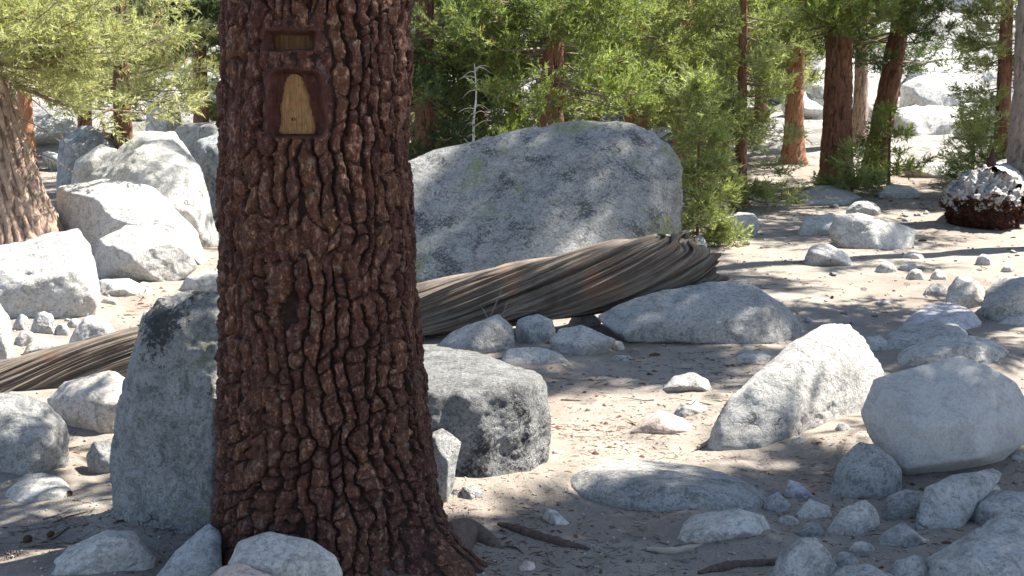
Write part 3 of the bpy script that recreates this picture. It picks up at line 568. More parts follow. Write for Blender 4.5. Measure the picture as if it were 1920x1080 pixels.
# --- far rocks
def far_rock(label, ol, d, mat='back', T=None, lvl=6, **k): rock('boulder', label, ol, d=d, mat=mat, T=T, lvl=lvl, **k)
far_rock('huge cream granite outcrop glowing beyond the trees', [(1680, 310), (1690, 215), (1740, 195), (1800, 200), (1838, 230), (1845, 310), (1760, 320)], 36, T=70, p=120)
far_rock('cream granite block stacked above the huge outcrop', [(1685, 215), (1690, 160), (1740, 135), (1810, 140), (1850, 165), (1850, 230), (1760, 225)], 40, T=70, p=120)
far_rock('upper pale granite ledge beyond the trees', [(1700, 140), (1720, 95), (1790, 85), (1840, 120), (1840, 165), (1740, 160)], 46, T=70)
far_rock('pale granite wall seen between red and orange trunks', [(1490, 320), (1500, 150), (1540, 110), (1640, 110), (1660, 200), (1650, 320)], 40, T=80)
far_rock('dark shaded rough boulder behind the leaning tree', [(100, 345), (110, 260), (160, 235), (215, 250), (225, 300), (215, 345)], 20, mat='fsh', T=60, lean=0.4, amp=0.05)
far_rock('pale square boulder on the talus behind the slender tree', [(270, 245), (275, 175), (300, 163), (332, 168), (342, 230), (330, 250)], 27, mat='back', T=40, p=120)
far_rock('blue-shaded long boulder behind the tall cream boulder', [(318, 262), (330, 234), (400, 226), (470, 232), (470, 270), (380, 280)], 23, mat='grey', T=40)
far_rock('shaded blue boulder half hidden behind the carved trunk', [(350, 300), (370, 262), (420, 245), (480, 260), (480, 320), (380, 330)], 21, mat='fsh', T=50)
far_rock('rough pale boulder between the leaning tree and tall cream boulder', [(110, 345), (140, 300), (190, 270), (222, 280), (230, 330), (215, 350)], 18.5, mat='pale', T=50)

# ------------------------------------------------------------------ generic trunk
def trunk_mesh(rfun, zmin, zmax, lean=(0, 0), curve=0.0, nT=64, nZ=120, cell=(0.09, 0.3), depth=0.03, seed=0, sweep=None):
    th = np.linspace(0, 2*np.pi, nT, endpoint=False); z = zmin + (zmax-zmin)*np.linspace(0, 1, nZ)**1.25
    TH, Z = np.meshgrid(th, z); R = rfun(Z)
    nc = max(6, int(round(2*np.pi*R[nZ//3, 0]/cell[0])))
    a = TH.ravel()/(2*np.pi)*nc; b = Z.ravel()/cell[1]
    q = np.stack([np.cos(TH.ravel())*2, np.sin(TH.ravel())*2, Z.ravel()*1.2], 1)
    a = a + 0.55*fbm(q*1.5, 3, seed); b = b + 0.6*fbm(q*1.9, 3, seed+4)
    f1, f2, idx, dx, dy = voro2(a, b, nc, seed)
    e = f2-f1
    h = sstep(0.0, 0.45, e)*0.8 + 0.35*fbm(np.stack([np.cos(TH.ravel())*7, np.sin(TH.ravel())*7, Z.ravel()*3], 1), 3, seed+7)
    rr = R.ravel() + depth*(h-0.7); trunk_mesh.tint = sstep(0.0, 0.45, e)
    X = lean[0]*Z.ravel() + curve*Z.ravel()**2 + rr*np.sin(TH.ravel()); Y = lean[1]*Z.ravel() - rr*np.cos(TH.ravel())
    V = np.stack([X, Y, Z.ravel()], 1)
    i = np.arange(nZ-1)[:, None]*nT; j = np.arange(nT)[None, :]; j2 = (j+1) % nT
    F = np.stack([(i+j).ravel(), (i+j2).ravel(), (i+nT+j2).ravel(), (i+nT+j).ravel()], 1)
    return V, F
def voro2(a, b, nc, seed):
    ia = np.floor(a).astype(int); ib = np.floor(b).astype(int)
    n = len(a); f1 = np.full(n, 9.0); f2 = np.full(n, 9.0); id1 = np.zeros(n, int); c1 = np.zeros((n, 2)); c2 = np.zeros((n, 2))
    for da in (-1, 0, 1):
        for db in (-2, -1, 0, 1, 2):
            ca = ia+da; cb = ib+db; cw = ca % nc
            pa = ca + 0.5 + 0.42*(hash01(cw, cb, 0*cw, seed)*2-1); pb = cb + 0.5 + 0.46*(hash01(cw, cb, 0*cw+1, seed)*2-1) + 0.5*(cw % 2)
            dd = np.hypot(pa-a, pb-b)
            cl = dd < f1
            f2n = np.where(cl, f1, np.minimum(f2, dd)); c2 = np.where(cl[:, None], c1, np.where((dd < f2)[:, None], np.stack([pa, pb], 1), c2))
            c1 = np.where(cl[:, None], np.stack([pa, pb], 1), c1); id1 = np.where(cl, cw*4096+cb+512, id1)
            f1 = np.where(cl, dd, f1); f2 = f2n
    return f1, f2, id1, np.abs(c1[:, 0]-c2[:, 0]), np.abs(c1[:, 1]-c2[:, 1])

# ------------------------------------------------------------------ the carved trunk
TX, TY = P(597, 540, 4.75)[0], 4.75
TZ0 = gz(TX, TY)
tree = empty('pine_tree', (TX, TY, TZ0))
tag(tree, 'massive reddish-brown pine trunk with thick plated bark and a carved blaze', 'tree')
def pz(v): return P(597, v, 4.75)[2]-TZ0                # height above the base for a picture row
_tv = [-900, 0, 300, 540, 700, 850, 950, 1030, 1085]; _tw = [318, 346, 350, 368, 388, 404, 424, 452, 480]; _tc = [606, 600, 590, 594, 599, 602, 606, 610, 614]
_tz = np.array([pz(v) for v in _tv][::-1]); _tr = np.array([x/2/FPX*4.75-0.014 for x in _tw][::-1]); _tcx = np.array([(c-597)/FPX*4.75+0.010 for c in _tc][::-1])
def front_x(u): return (u-960)/FPX*4.38 - TX              # picture column on the near face of the trunk
def hero_trunk():
    # angle around (0 faces the path), dense on the side the path sees
    def ang(n1, n2):
        a = np.linspace(-1.85, 1.85, n1); b = np.linspace(1.85, 2*np.pi-1.85, n2+2)[1:-1]; return np.concatenate([a, b])
    th = ang(310, 44); nT = len(th)
    z = np.concatenate([np.arange(-0.15, 2.62, 0.0060), np.linspace(2.62, 4.2, 50)[1:]]); nZ = len(z)
    TH, Z = np.meshgrid(th, z); t = TH.ravel(); zz = Z.ravel()
    R0 = np.interp(zz, _tz, _tr); CX = np.interp(zz, _tz, _tcx)
    dA = lambda c: np.abs((t-c+np.pi) % (2*np.pi)-np.pi)
    # root flare
    low = np.clip(zz, 0, None)
    R0 = R0 + 0.22*np.exp(-low/0.13)*np.exp(-(dA(1.2)/0.36)**2) + 0.06*np.exp(-low/0.15)*np.exp(-(dA(-1.0)/0.4)**2) + 0.09*np.exp(-low/0.12)*np.exp(-(dA(0.35)/0.3)**2) + 0.16*np.exp(-low/0.2)*np.exp(-(dA(2.9)/0.5)**2)
    s = t*0.41; circ = 2*np.pi*0.41; cw = 0.064; nc = int(round(circ/cw))
    q = np.stack([np.cos(t)*0.41, np.sin(t)*0.41, zz], 1)
    # columns of stacked plates: long ridges high up, short scales lower down
    g = np.interp(zz, [-.2, 0.0, 0.5, 1.0, 1.5, 2.0, 4.2], np.concatenate([[-.2/.08], np.cumsum([0, .5/.072, .5/.082, .5/.098, .5/.12, 2.2/.13])]))
    a = (t % (2*np.pi))/(2*np.pi)*nc
    aw = a + 0.62*fbm(q*np.array([5, 5, 3.4]), 2, 41) + 0.34*fbm(q*np.array([13, 13, 10]), 2, 43) + 0.07*fbm(q*38, 2, 44)
    H1 = lambda k, sd: hash01(np.asarray(k) % nc, 0*np.asarray(k)+3, 0*np.asarray(k), sd)
    bk = lambda k: k + 0.46*(H1(k, 91)-0.5)
    ck = np.floor(aw).astype(int); ck = np.where(aw < bk(ck), ck-1, ck); ck = np.where(aw >= bk(ck+1), ck+1, ck)
    cwid = bk(ck+1)-bk(ck); xin = (aw-bk(ck))/cwid; de = np.minimum(xin, 1-xin)*2*np.clip(cwid, .6, 1.2)
    b = g*(0.75+0.6*H1(ck, 95)) + 37*H1(ck, 93) + (xin-.5)*(H1(ck, 97)-.5)*1.3 + 0.30*fbm(q*np.array([9, 9, 6]), 2, 47) + 0.10*fbm(q*30, 2, 49)
    H2 = lambda c_, r_, sd: hash01(c_ % nc, r_, 0*r_+1, sd)
    rk = lambda r_: r_ + 0.55*(H2(ck, r_, 99)-0.5)
    ri = np.floor(b).astype(int); ri = np.where(b < rk(ri), ri-1, ri); ri = np.where(b >= rk(ri+1), ri+1, ri)
    rwid = rk(ri+1)-rk(ri); yin = (b-rk(ri))/rwid; re_ = np.minimum(yin, 1-yin)*2*np.clip(rwid, .6, 1.4)
    ids = (ck % nc)*4096 + (ri+1024); rnd = H2(ck, ri, 77)
    fm = 1-0.60*sstep(0.15, 0.6, noise(q*np.array([8, 8, 5]), 53))          # furrows that close up here and there
    pinch = 0.38+0.62*sstep(0.0, 0.50, re_)
    Pv = 0.8*sstep(0.04, 0.30, de*pinch)+0.2*sstep(0.04, .8, de*pinch); Pv = 1-(1-Pv)*fm
    hc = (0.62+0.25*sstep(0.9, 0.3, zz))*sstep(-.6, .1, noise(q*np.array([10, 10, 10]), 59))
    Ph = 1-hc*(1-sstep(0.0, 0.18, re_))
    prof = Pv*Ph
    # flaky second layer
    u1, u2, uid, _, _ = voro2(a*2.0+0.35*fbm(q*18, 2, 61), g*1.9+0.3*fbm(q*17, 2, 63), int(nc*2.0), 19)
    fl = hash01(uid % 4096, uid//4096, 0*uid, 78)
    tex = 0.36*(fl-0.5)*sstep(0, .12, u2-u1) + 0.28*fbm(q*38, 3, 51) + 0.22*ridged(q*np.array([34, 34, 20]), 2, 57)*0.5
    lowfade = sstep(0.02, 0.40, zz)
    depth = 0.037*(0.5+0.5*lowfade)
    h = depth*(prof*(0.78+0.35*rnd) - 0.60) + 0.026*(prof*0.7+0.3)*tex
    # callus around the carving and the carving itself, in picture-plane metres
    px = np.sin(t)*R0 + CX; pxl = lambda u: front_x(u)
    def inb(u0, u1, v0, v1, soft):
        x0, x1, z1, z0 = pxl(u0), pxl(u1), pz2(v0), pz2(v1)
        return sstep(-soft, soft, px-x0)*sstep(-soft, soft, x1-px)*sstep(-soft, soft, zz-z0)*sstep(-soft, soft, z1-zz)*(np.abs(t) < 1.4)
    px = px + 0.010*fbm(q*9, 2, 131); cal = inb(498, 630, 20, 264, 0.020); px = px - 0.007*fbm(q*9, 2, 131); zz0 = zz
    h = h*(1-0.72*cal) + cal*(0.004 + 0.008*fbm(q*20, 3, 71) + 0.004*ridged(q*np.array([60, 60, 9]), 2, 73))
    def sdf(u0, u1, v0, v1, rad, flarew=0.0):
        x0, x1, z1, z0 = pxl(u0), pxl(u1), pz2(v0), pz2(v1); cx_, cz_ = (x0+x1)/2, (z0+z1)/2
        wob = 0.006*fbm(q*14, 2, 141); k_ = (zz-cz_)/(z1-z0)
        ax_ = np.abs(px-cx_+wob)-((x1-x0)/2-flarew*(k_+.5))+rad; az_ = np.abs(zz-cz_+wob*.7)-(z1-z0)/2+rad
        return np.hypot(np.maximum(ax_, 0), np.maximum(az_, 0)) + np.minimum(np.maximum(ax_, az_), 0)-rad + 9*(np.abs(t) > 1.4)
    dA_ = sdf(506, 598, 60, 92, .012); dB_ = sdf(509, 612, 134, 254, .03, .018); dm = np.minimum(dA_, dB_)
    slot = sstep(0.004, -0.007, dm)
    nears = sstep(0.020, 0.012, dm+0.006*fbm(q*20, 2, 143))
    h = h*(1-.6*np.exp(-(np.maximum(dm, 0)/.02)**2)) + 0.008*np.exp(-((dm-.010)/.009)**2)*(1+.5*fbm(q*30, 2, 145)) - 0.052*slot
    rr = R0 + h
    V = np.stack([CX + rr*np.sin(t), -rr*np.cos(t), zz], 1)
    i = np.arange(nZ-1)[:, None]*nT; j = np.arange(nT)[None, :]; j2 = (j+1) % nT
    F = np.stack([(i+j).ravel(), (i+j2).ravel(), (i+nT+j2).ravel(), (i+nT+j).ravel()], 1)
    fa = F[:, 0]
    isf = (prof[fa] < 0.30); iscal = (nears[fa] > 0.5)
    def sub(mask, name, mat):
        f = F[mask]; u, inv = np.unique(f.ravel(), return_inverse=True)
        return mk(name, V[u], inv.reshape(-1, 4), mat, parent=tree)
    sub(isf & ~iscal, 'trunk', B_FURROW)
    cb = sub(iscal, 'blaze_callus', B_CALLUS); cb['label'] = 'smooth dark red bark rim around the carved blaze'
    rest = ~isf & ~iscal; fid = ids[fa]
    key = fid[rest]; un, cnt = np.unique(key, return_counts=True)
    cen_t = {}; front = []
    order = np.argsort(key, kind='stable'); rows = np.nonzero(rest)[0][order]; splits = np.split(rows, np.cumsum(cnt)[:-1])
    vis = []
    for uu, rws in zip(un, splits):
        tm = t[fa[rws]]; tm = np.angle(np.exp(1j*tm).mean()); zm = zz[fa[rws]].mean()
        vis.append(len(rws)*max(0, math.cos(tm)) if zm < 2.5 else 0)
    top = set(np.argsort(vis)[::-1][:300].tolist())
    left = []
    for kidx, rws in enumerate(splits):
        if kidx in top and vis[kidx] > 25:
            f = F[rws]; u, inv = np.unique(f.ravel(), return_inverse=True); fi = inv.reshape(-1, 4); lab = np.arange(len(u))
            while True:
                m = lab[fi].min(1); l2 = lab.copy(); np.minimum.at(l2, fi.ravel(), np.repeat(m, 4))
                if (l2 == lab).all(): break
                lab = l2
            if lab.max() > 0:
                fl_ = lab[fi[:, 0]]; best = np.bincount(fl_).argmax(); left.append(rws[fl_ != best]); rws = rws[fl_ == best]
                f = F[rws]; u, inv = np.unique(f.ravel(), return_inverse=True)
            mk('bark_plate', V[u], inv.reshape(-1, 4), B_PLATE, parent=tree)
        else: left.append(rws)
    msk = np.zeros(len(F), bool); msk[np.concatenate(left)] = True
    o = sub(msk, 'bark', B_PLATE); o['kind'] = 'stuff'
def pz2(v): return P(597, v, 4.36)[2]-TZ0
hero_trunk()
def curved_panel(name, poly_rows, depth, mat, nu=24):
    """bare wood let into the trunk: rows of (v, u0, u1) on the front of the trunk"""
    vs, uvs = [], []; rows = []
    vv = np.linspace(poly_rows[0][0], poly_rows[-1][0], 40)
    u0 = np.interp(vv, [r[0] for r in poly_rows], [r[1] for r in poly_rows]); u1 = np.interp(vv, [r[0] for r in poly_rows], [r[2] for r in poly_rows])
    jn = np.stack([vv*.06, 0*vv, 0*vv+depth*90], 1); u0 = u0 + 3.0*fbm(jn, 3, 7)-1.5*(fbm(jn*4, 2, 17) > .3); u1 = u1 + 3.0*fbm(jn, 3, 9)
    for v, a, b in zip(vv, u0, u1):
        z = pz2(v); R = np.interp(z, _tz, _tr)-depth; cx = np.interp(z, _tz, _tcx)
        for k, u in enumerate(np.linspace(a, b, nu)):
            x = front_x(u); e = min(k, nu-1-k)/3.0
            dy = 0.016*(max(0, 1-e))**2
            y = -math.sqrt(max(R*R-(x-cx)**2, 1e-4)) + dy
            vs.append((x, y, z)); uvs.append((z*3, x*9))
    vs = np.array(vs); q = vs*np.array([90, 20, 6]); vs[:, 1] += 0.0045*fbm(q, 3, 5) + 0.004*np.maximum(0, noise(vs*np.array([110, 0, 5]), 6)-.45)*3
    n = len(vv); i = (np.arange(n-1)[:, None]*nu + np.arange(nu-1)[None, :]).ravel()
    return mk(name, vs, np.stack([i, i+nu, i+nu+1, i+1], 1), mat, parent=tree, uv=uvs)
bw = curved_panel('blaze_wood', [(137, 548, 562), (142, 541, 570), (165, 534, 577), (200, 528, 584), (243, 522, 594), (250, 528, 588)], 0.036, W_BLAZE); bw['label'] = 'weathered yellow bare wood of the tapered lower carving'
V, T = tube_tri(np.array([[0, 0, 0], [0, 0.012, 0]]), [0.0085, 0.006], seg=12)
kp = np.array([front_x(553), 0, pz2(223)]); kp[1] = -math.sqrt((np.interp(kp[2], _tz, _tr)-0.034)**2-(kp[0]-np.interp(kp[2], _tz, _tcx))**2)-0.003
mk('knot_hole', V+kp, T, MAT_HOLE, parent=bw)
bu = curved_panel('blaze_wood', [(62, 510, 594), (91, 510, 596)], 0.040, W_BLAZED); bu['label'] = 'bare wood inside the upper slot, coloured dark for its shade'
# upper stem of the same tree, out of the picture
V, F = trunk_mesh(lambda Z: np.interp(Z, [0, 9], [0.37, 0.10]), 0, 9.0, nT=40, nZ=90, seed=3)
ust = mk('upper_stem', V+np.array([0.02, 0, 4.1]), F, B_FURROW, parent=tree)
# surface root to the right and low buttress
def root_part(pts, radii, name='root', seed=1, mat=B_ROOT, seg=18, n=50):
    p = spline(pts, n); r = np.interp(np.linspace(0, 1, n), np.linspace(0, 1, len(radii)), radii)
    V, T = tube_tri(p, r, seg=seg, noise_amp=0.16, seed=seed)
    return mk(name, V, T, mat, parent=tree)
def gl(u, v, up=0.0):
    d = ground_hit(u, v); p = P(u, v, d); return np.array([p[0]-TX, p[1]-TY, gz(p[0], p[1])+up-TZ0])
root_part([(0.30, -0.10, 0.06), (0.50, -0.16, 0.02), gl(875, 1005, 0.0), gl(950, 1035, -0.05)], [0.14, 0.11, 0.075, 0.03], seed=4)
root_part([(0.22, -0.24, 0.06), (0.36, -0.40, -0.04), gl(842, 1085, -0.06), gl(860, 1110, -0.08)], [0.12, 0.08, 0.05, 0.03], seed=6)
root_part([(-0.28, -0.14, 0.22), (-0.44, -0.34, 0.03), (-0.52, -0.52, -0.06)], [0.11, 0.08, 0.04], seed=8, mat=B_FURROW)

# ------------------------------------------------------------------ weathered logs and sticks
def spiral_log(name, label, pts, radii, twist, nS=420, nT=150, seed=0, mat=W_LOG, rag0=0.05, rag1=0.25, depth=0.16, step=None, hollow=True, cat='log', ends=(True, True)):
    p = spline(pts, nS); r = np.interp(np.linspace(0, 1, nS), np.linspace(0, 1, len(radii)), radii)
    L = np.linalg.norm(np.diff(p, axis=0), axis=1).sum()
    ax = (p[-1]-p[0])/np.linalg.norm(p[-1]-p[0]); up = np.array([0, 0, 1.0]); sd = np.cross(ax, up); sd /= np.linalg.norm(sd); up2 = np.cross(sd, ax)
    th = np.linspace(0, 2*np.pi, nT, endpoint=False); s = np.linspace(0, 1, nS)
    TH, S = np.meshgrid(th, s); ph = TH.ravel(); ss = S.ravel()
    t = ph - twist*ss                                   # the mesh lines run along the twisted grain
    base = np.stack([np.cos(ph)*1.0, np.sin(ph)*1.0, ss*L*0.35], 1)
    end1 = rag1*(0.5*fbm(np.stack([np.cos(ph)*7, np.sin(ph)*7, 0*t], 1), 3, seed+3)-0.25); end0 = rag0*fbm(np.stack([np.cos(t)*4, np.sin(t)*4, 0*t+4], 1), 3, seed+4)
    if step is not None: end1 = end1 + step(t)
    s2 = ss + end1/L*sstep(0.88, 1.0, ss) - end0/L*sstep(0.3, 0.0, ss)
    g = base*np.array([5.2, 5.2, .6]); fr = ridged(g, 3, seed+8); fr3 = ridged(base*np.array([30, 30, 1.0]), 1, seed+28)
    g2 = base*np.array([15, 15, .7]); fr2 = ridged(g2, 2, seed+18)
    crack = np.maximum(0, noise(base*np.array([6.5, 6.5, .8]), seed+30)-0.28)
    rr = np.interp(ss, s, r)*(1 + depth*(0.34*fr+0.36*fr2+0.22*fr3) - depth*2.2*crack + 0.10*fbm(base*np.array([1.1, 1.1, .9]), 2, seed+40))
    C = np.stack([np.interp(s2, s, p[:, k]) + 0*ss for k in range(3)], 1)
    C = C + (s2-np.clip(s2, 0, 1))[:, None]*L*ax
    V = C + rr[:, None]*(np.cos(t)[:, None]*sd + np.sin(t)[:, None]*up2)
    i = np.arange(nS-1)[:, None]*nT; j = np.arange(nT)[None, :]; j2 = (j+1) % nT
    F = np.stack([(i+j).ravel(), (i+j2).ravel(), (i+nT+j2).ravel(), (i+nT+j).ravel()], 1)
    T = np.vstack([F[:, [0, 1, 2]], F[:, [0, 2, 3]]]); uv = np.stack([ss*L, ph/(2*np.pi)], 1)
    # closing cones at both ends (broken, hollowed)
    for row, inn in ((0, 0.10), (nS-1, -0.16)):
        if not ends[1 if row else 0]: continue
        ring = np.arange(nT)+row*nT; c = C[ring].mean(0) + ax*inn
        mid = V[ring]*0.45 + c*0.55 + rr[ring][:, None]*0.22*np.stack([noise(V[ring]*14+k, seed+50+k) for k in range(3)], 1)
        o = len(V); V = np.vstack([V, mid, c[None]]); uv = np.vstack([uv, uv[ring], uv[ring[:1]]])
        jj = np.arange(nT); k2 = (jj+1) % nT
        q = np.vstack([np.stack([ring, o+jj, o+k2], 1), np.stack([ring, o+k2, ring[k2]], 1), np.stack([o+jj, np.full(nT, o+nT), o+k2], 1)])
        T = np.vstack([T, q if row else q[:, ::1]])
    loc = p[0]*0.5+p[-1]*0.5; loc = np.array([loc[0], loc[1], V[:, 2].min()])
    o = mk(name, V-loc, T, mat, loc=loc, uv=uv); tag(o, label, cat); return o
LP = [P(-160, 748, 8.3), P(0, 722, 8.55), P(240, 668, 9.05), P(600, 612, 10.0), P(784, 582, 10.45), P(1000, 544, 10.8), P(1200, 512, 11.05), P(1322, 496, 11.12)]
def lstep(t):  # upper strands break off earlier than the lower ones
    up = np.sin(t); return -0.42*sstep(0.35, 0.9, up) + 0.05*sstep(0.2, -0.6, up)
spiral_log('fallen_log', 'long weathered fallen log with spiral grain and splintered end', LP, [0.13, 0.145, 0.165, 0.185, 0.20, 0.255, 0.285, 0.27], -7.0, nS=250, nT=340, seed=2, step=lstep, rag1=0.30, depth=.34)
# broken rotten log below the grey trunk at the right
q0, q1 = P(1850, 385, 20.25), P(1895, 350, 24.5)
q0[2] = gz(q0[0], q0[1])+0.46; q1[2] = gz(q1[0], q1[1])+0.42
rl = spiral_log('rotten_log', 'short silver log with dark rotten broken end on the sand', [q1, (q0+q1)/2, q0], [0.40, 0.55, 0.62], 0.5, nS=160, nT=140, seed=9, mat=W_ROTTEN, rag1=0.8, depth=0.05, ends=(True, False), step=lambda t: 0.22*sstep(0., .7, np.sin(t))+0.22*fbm(np.stack([np.cos(t)*5, np.sin(t)*5, 0*t], 1), 3, 3))
V, F = ico(6); h = fbm(V*3.4, 5, 91, .62) + .35*ridged(V*np.array([7, 7, 4]), 3, 93)
V = V*(1+0.20*h)[:, None]*np.array([0.64, 0.60, 0.56]); V[:, 2] -= 0.05
o = mk('rotten_core', V + (q0-np.array(rl.location)) + np.array([-0.02, 0.05, 0.0]), F, W_ROTTEN, parent=rl); o['label'] = 'dark reddish rotten heartwood'
sp0 = np.array(P(1858, 320, 20.6)); V, T = tube_tri(np.array([sp0+[0, 0, -.12], sp0+[0.0, 0, .12], sp0+[0.02, 0, .42]]), [0.13, 0.09, 0.012], seg=9, noise_amp=0.3)
mk('splinter', V-np.array(rl.location), T, B_RED, parent=rl)
def stick(name, label, pix, radii, mat=W_STICK, up=0.01, seed=0, cat='stick', n=40, seg=10, twigs=0, group=None):
    pts = []
    for q in pix:
        d = ground_hit(q[0], q[1]); p = P(q[0], q[1], d); p[2] = gz(p[0], p[1]) + up + (q[2] if len(q) > 2 else 0); pts.append(p)
    p = spline(pts, n); r = np.interp(np.linspace(0, 1, n), np.linspace(0, 1, len(radii)), radii)
    rg = np.random.RandomState(seed); parts = [tube_tri(p, r, seg=seg, noise_amp=0.25, seed=seed)]
    for k in range(twigs):
        i = rg.randint(n//4, n-2); dv = rg.normal(size=3)*np.array([1, .5, .8]); dv[2] = abs(dv[2]); dv /= np.linalg.norm(dv); l = rg.uniform(0.05, 0.16)
        parts.append(tube_tri(np.array([p[i], p[i]+dv*l*.5, p[i]+dv*l+[0, 0, .01]]), [r[i]*.5, r[i]*.35, r[i]*.15], seg=5))
    V, T = join(parts); loc = p.mean(0); loc[2] = V[:, 2].min()
    uv = np.stack([V[:, 0]*3, V[:, 2]*9], 1)
    return tag(mk(name, V-loc, T, mat, loc=loc, uv=uv), label, cat, group)
stick('stick', 'long dry pale stick leaning against the sunlit cracked boulder', [(1308, 846), (1350, 828), (1400, 810), (1450, 797), (1485, 786), (1560, 778)], [0.012, 0.022, 0.02, 0.024, 0.016, 0.008], up=0.018, seed=3, twigs=2)
stick('stick', 'gnarled stick lying below the pale rounded rock', [(1212, 1036), (1260, 1038), (1320, 1030), (1390, 1018), (1470, 1006)], [0.010, 0.020, 0.016, 0.018, 0.006], up=0.012, seed=5)
stick('root', 'buried root ridge surfacing in the bottom sun patch', [(1310, 1078), (1370, 1066), (1440, 1060), (1490, 1064)], [0.008, 0.024, 0.022, 0.008], up=0.006, mat=B_ROOT, seed=6, cat='root')
stick('root', 'grey surface root running across the dirt from the big trunk', [(935, 985), (990, 1002), (1040, 1020), (1105, 1034)], [0.012, 0.026, 0.024, 0.008], up=0.004, mat=B_ROOT, seed=7, cat='root')
stick('stick', 'thin forked twig on the dirt left of the tall boulder', [(58, 1028), (100, 1012), (130, 992), (170, 980)], [0.004, 0.006, 0.005, 0.002], up=0.006, mat=B_TWIG, seed=9, twigs=2)
stick('stick', 'short dark twig end beside the tall boulder base', [(172, 968), (205, 971)], [0.004, 0.003], up=0.006, mat=B_TWIG, seed=10)
stick('stick', 'dark knotty branch lying under the log behind the rock cluster', [(770, 640), (830, 622), (880, 612), (940, 588), (985, 582)], [0.03, 0.045, 0.035, 0.03, 0.01], up=0.03, mat=B_TWIG, seed=11, twigs=4)
stick('stick', 'small dark twig on the shaded trail', [(1052, 752), (1088, 753)], [0.006, 0.004], up=0.006, mat=B_TWIG, seed=12)
stick('stick', 'crooked twig in the dirt by the shallow root', [(938, 1025), (965, 1030), (982, 1040)], [0.006, 0.005, 0.002], up=0.005, mat=B_TWIG, seed=13)
# thin bleached twigs standing out of the log
bt = []; rg = np.random.RandomState(4)
for (ua, va, ub, vb) in [(918, 588, 942, 540), (920, 590, 975, 572), (925, 590, 1000, 568), (930, 592, 1005, 582), (915, 590, 900, 572), (940, 590, 958, 560)]:
    a, b = P(ua, va, 10.15), P(ub, vb, 10.25); m = (a+b)/2 + rg.normal(size=3)*.02
    bt.append(tube_tri(spline([a-[0, 0, .04], m, b], 8), np.linspace(.008, .003, 8), seg=5))
V, T = join(bt); lo = V.mean(0); lo[2] = V[:, 2].min(); tag(mk('dead_twigs', V-lo, T, B_TWIG, loc=lo, uv=V[:, :2]), 'spray of thin bleached twigs in front of the log', 'twigs')

# ------------------------------------------------------------------ pines
def shoot_proto(rg, n=9, L=0.17, nl=0.090, wdt=0.021):
    tri = []
    for k in range(n):
        t = (k+rg.uniform(0, 1))/n; b = np.array([0, 0, L*t]); a = rg.uniform(0, 2*np.pi); el = rg.uniform(0.45, 1.15)*(1.15-0.55*t)
        d = np.array([math.cos(a)*math.sin(el), math.sin(a)*math.sin(el), math.cos(el)])
        s = np.cross(d, rg.normal(size=3)); s /= np.linalg.norm(s); l = nl*rg.uniform(.75, 1.2)
        tri += [b-s*wdt/2, b+s*wdt/2, b+d*l]
    return np.array(tri)
_rg = np.random.RandomState(77); SHOOTS = [shoot_proto(_rg) for k in range(8)]
def place_shoots(pos, dirs, scl, rg):
    n = len(pos); d = dirs/np.linalg.norm(dirs, axis=1)[:, None]
    a = np.cross(d, rg.normal(size=(n, 3))); a /= np.linalg.norm(a, axis=1)[:, None]; b = np.cross(d, a)
    M = np.stack([a, b, d], 2)*scl[:, None, None]
    kind = rg.randint(0, len(SHOOTS), n); V = np.zeros((n, len(SHOOTS[0]), 3))
    for k in range(len(SHOOTS)):
        m = kind == k; V[m] = np.einsum('nij,vj->nvi', M[m], SHOOTS[k])
    V += pos[:, None, :]
    return V.reshape(-1, 3)
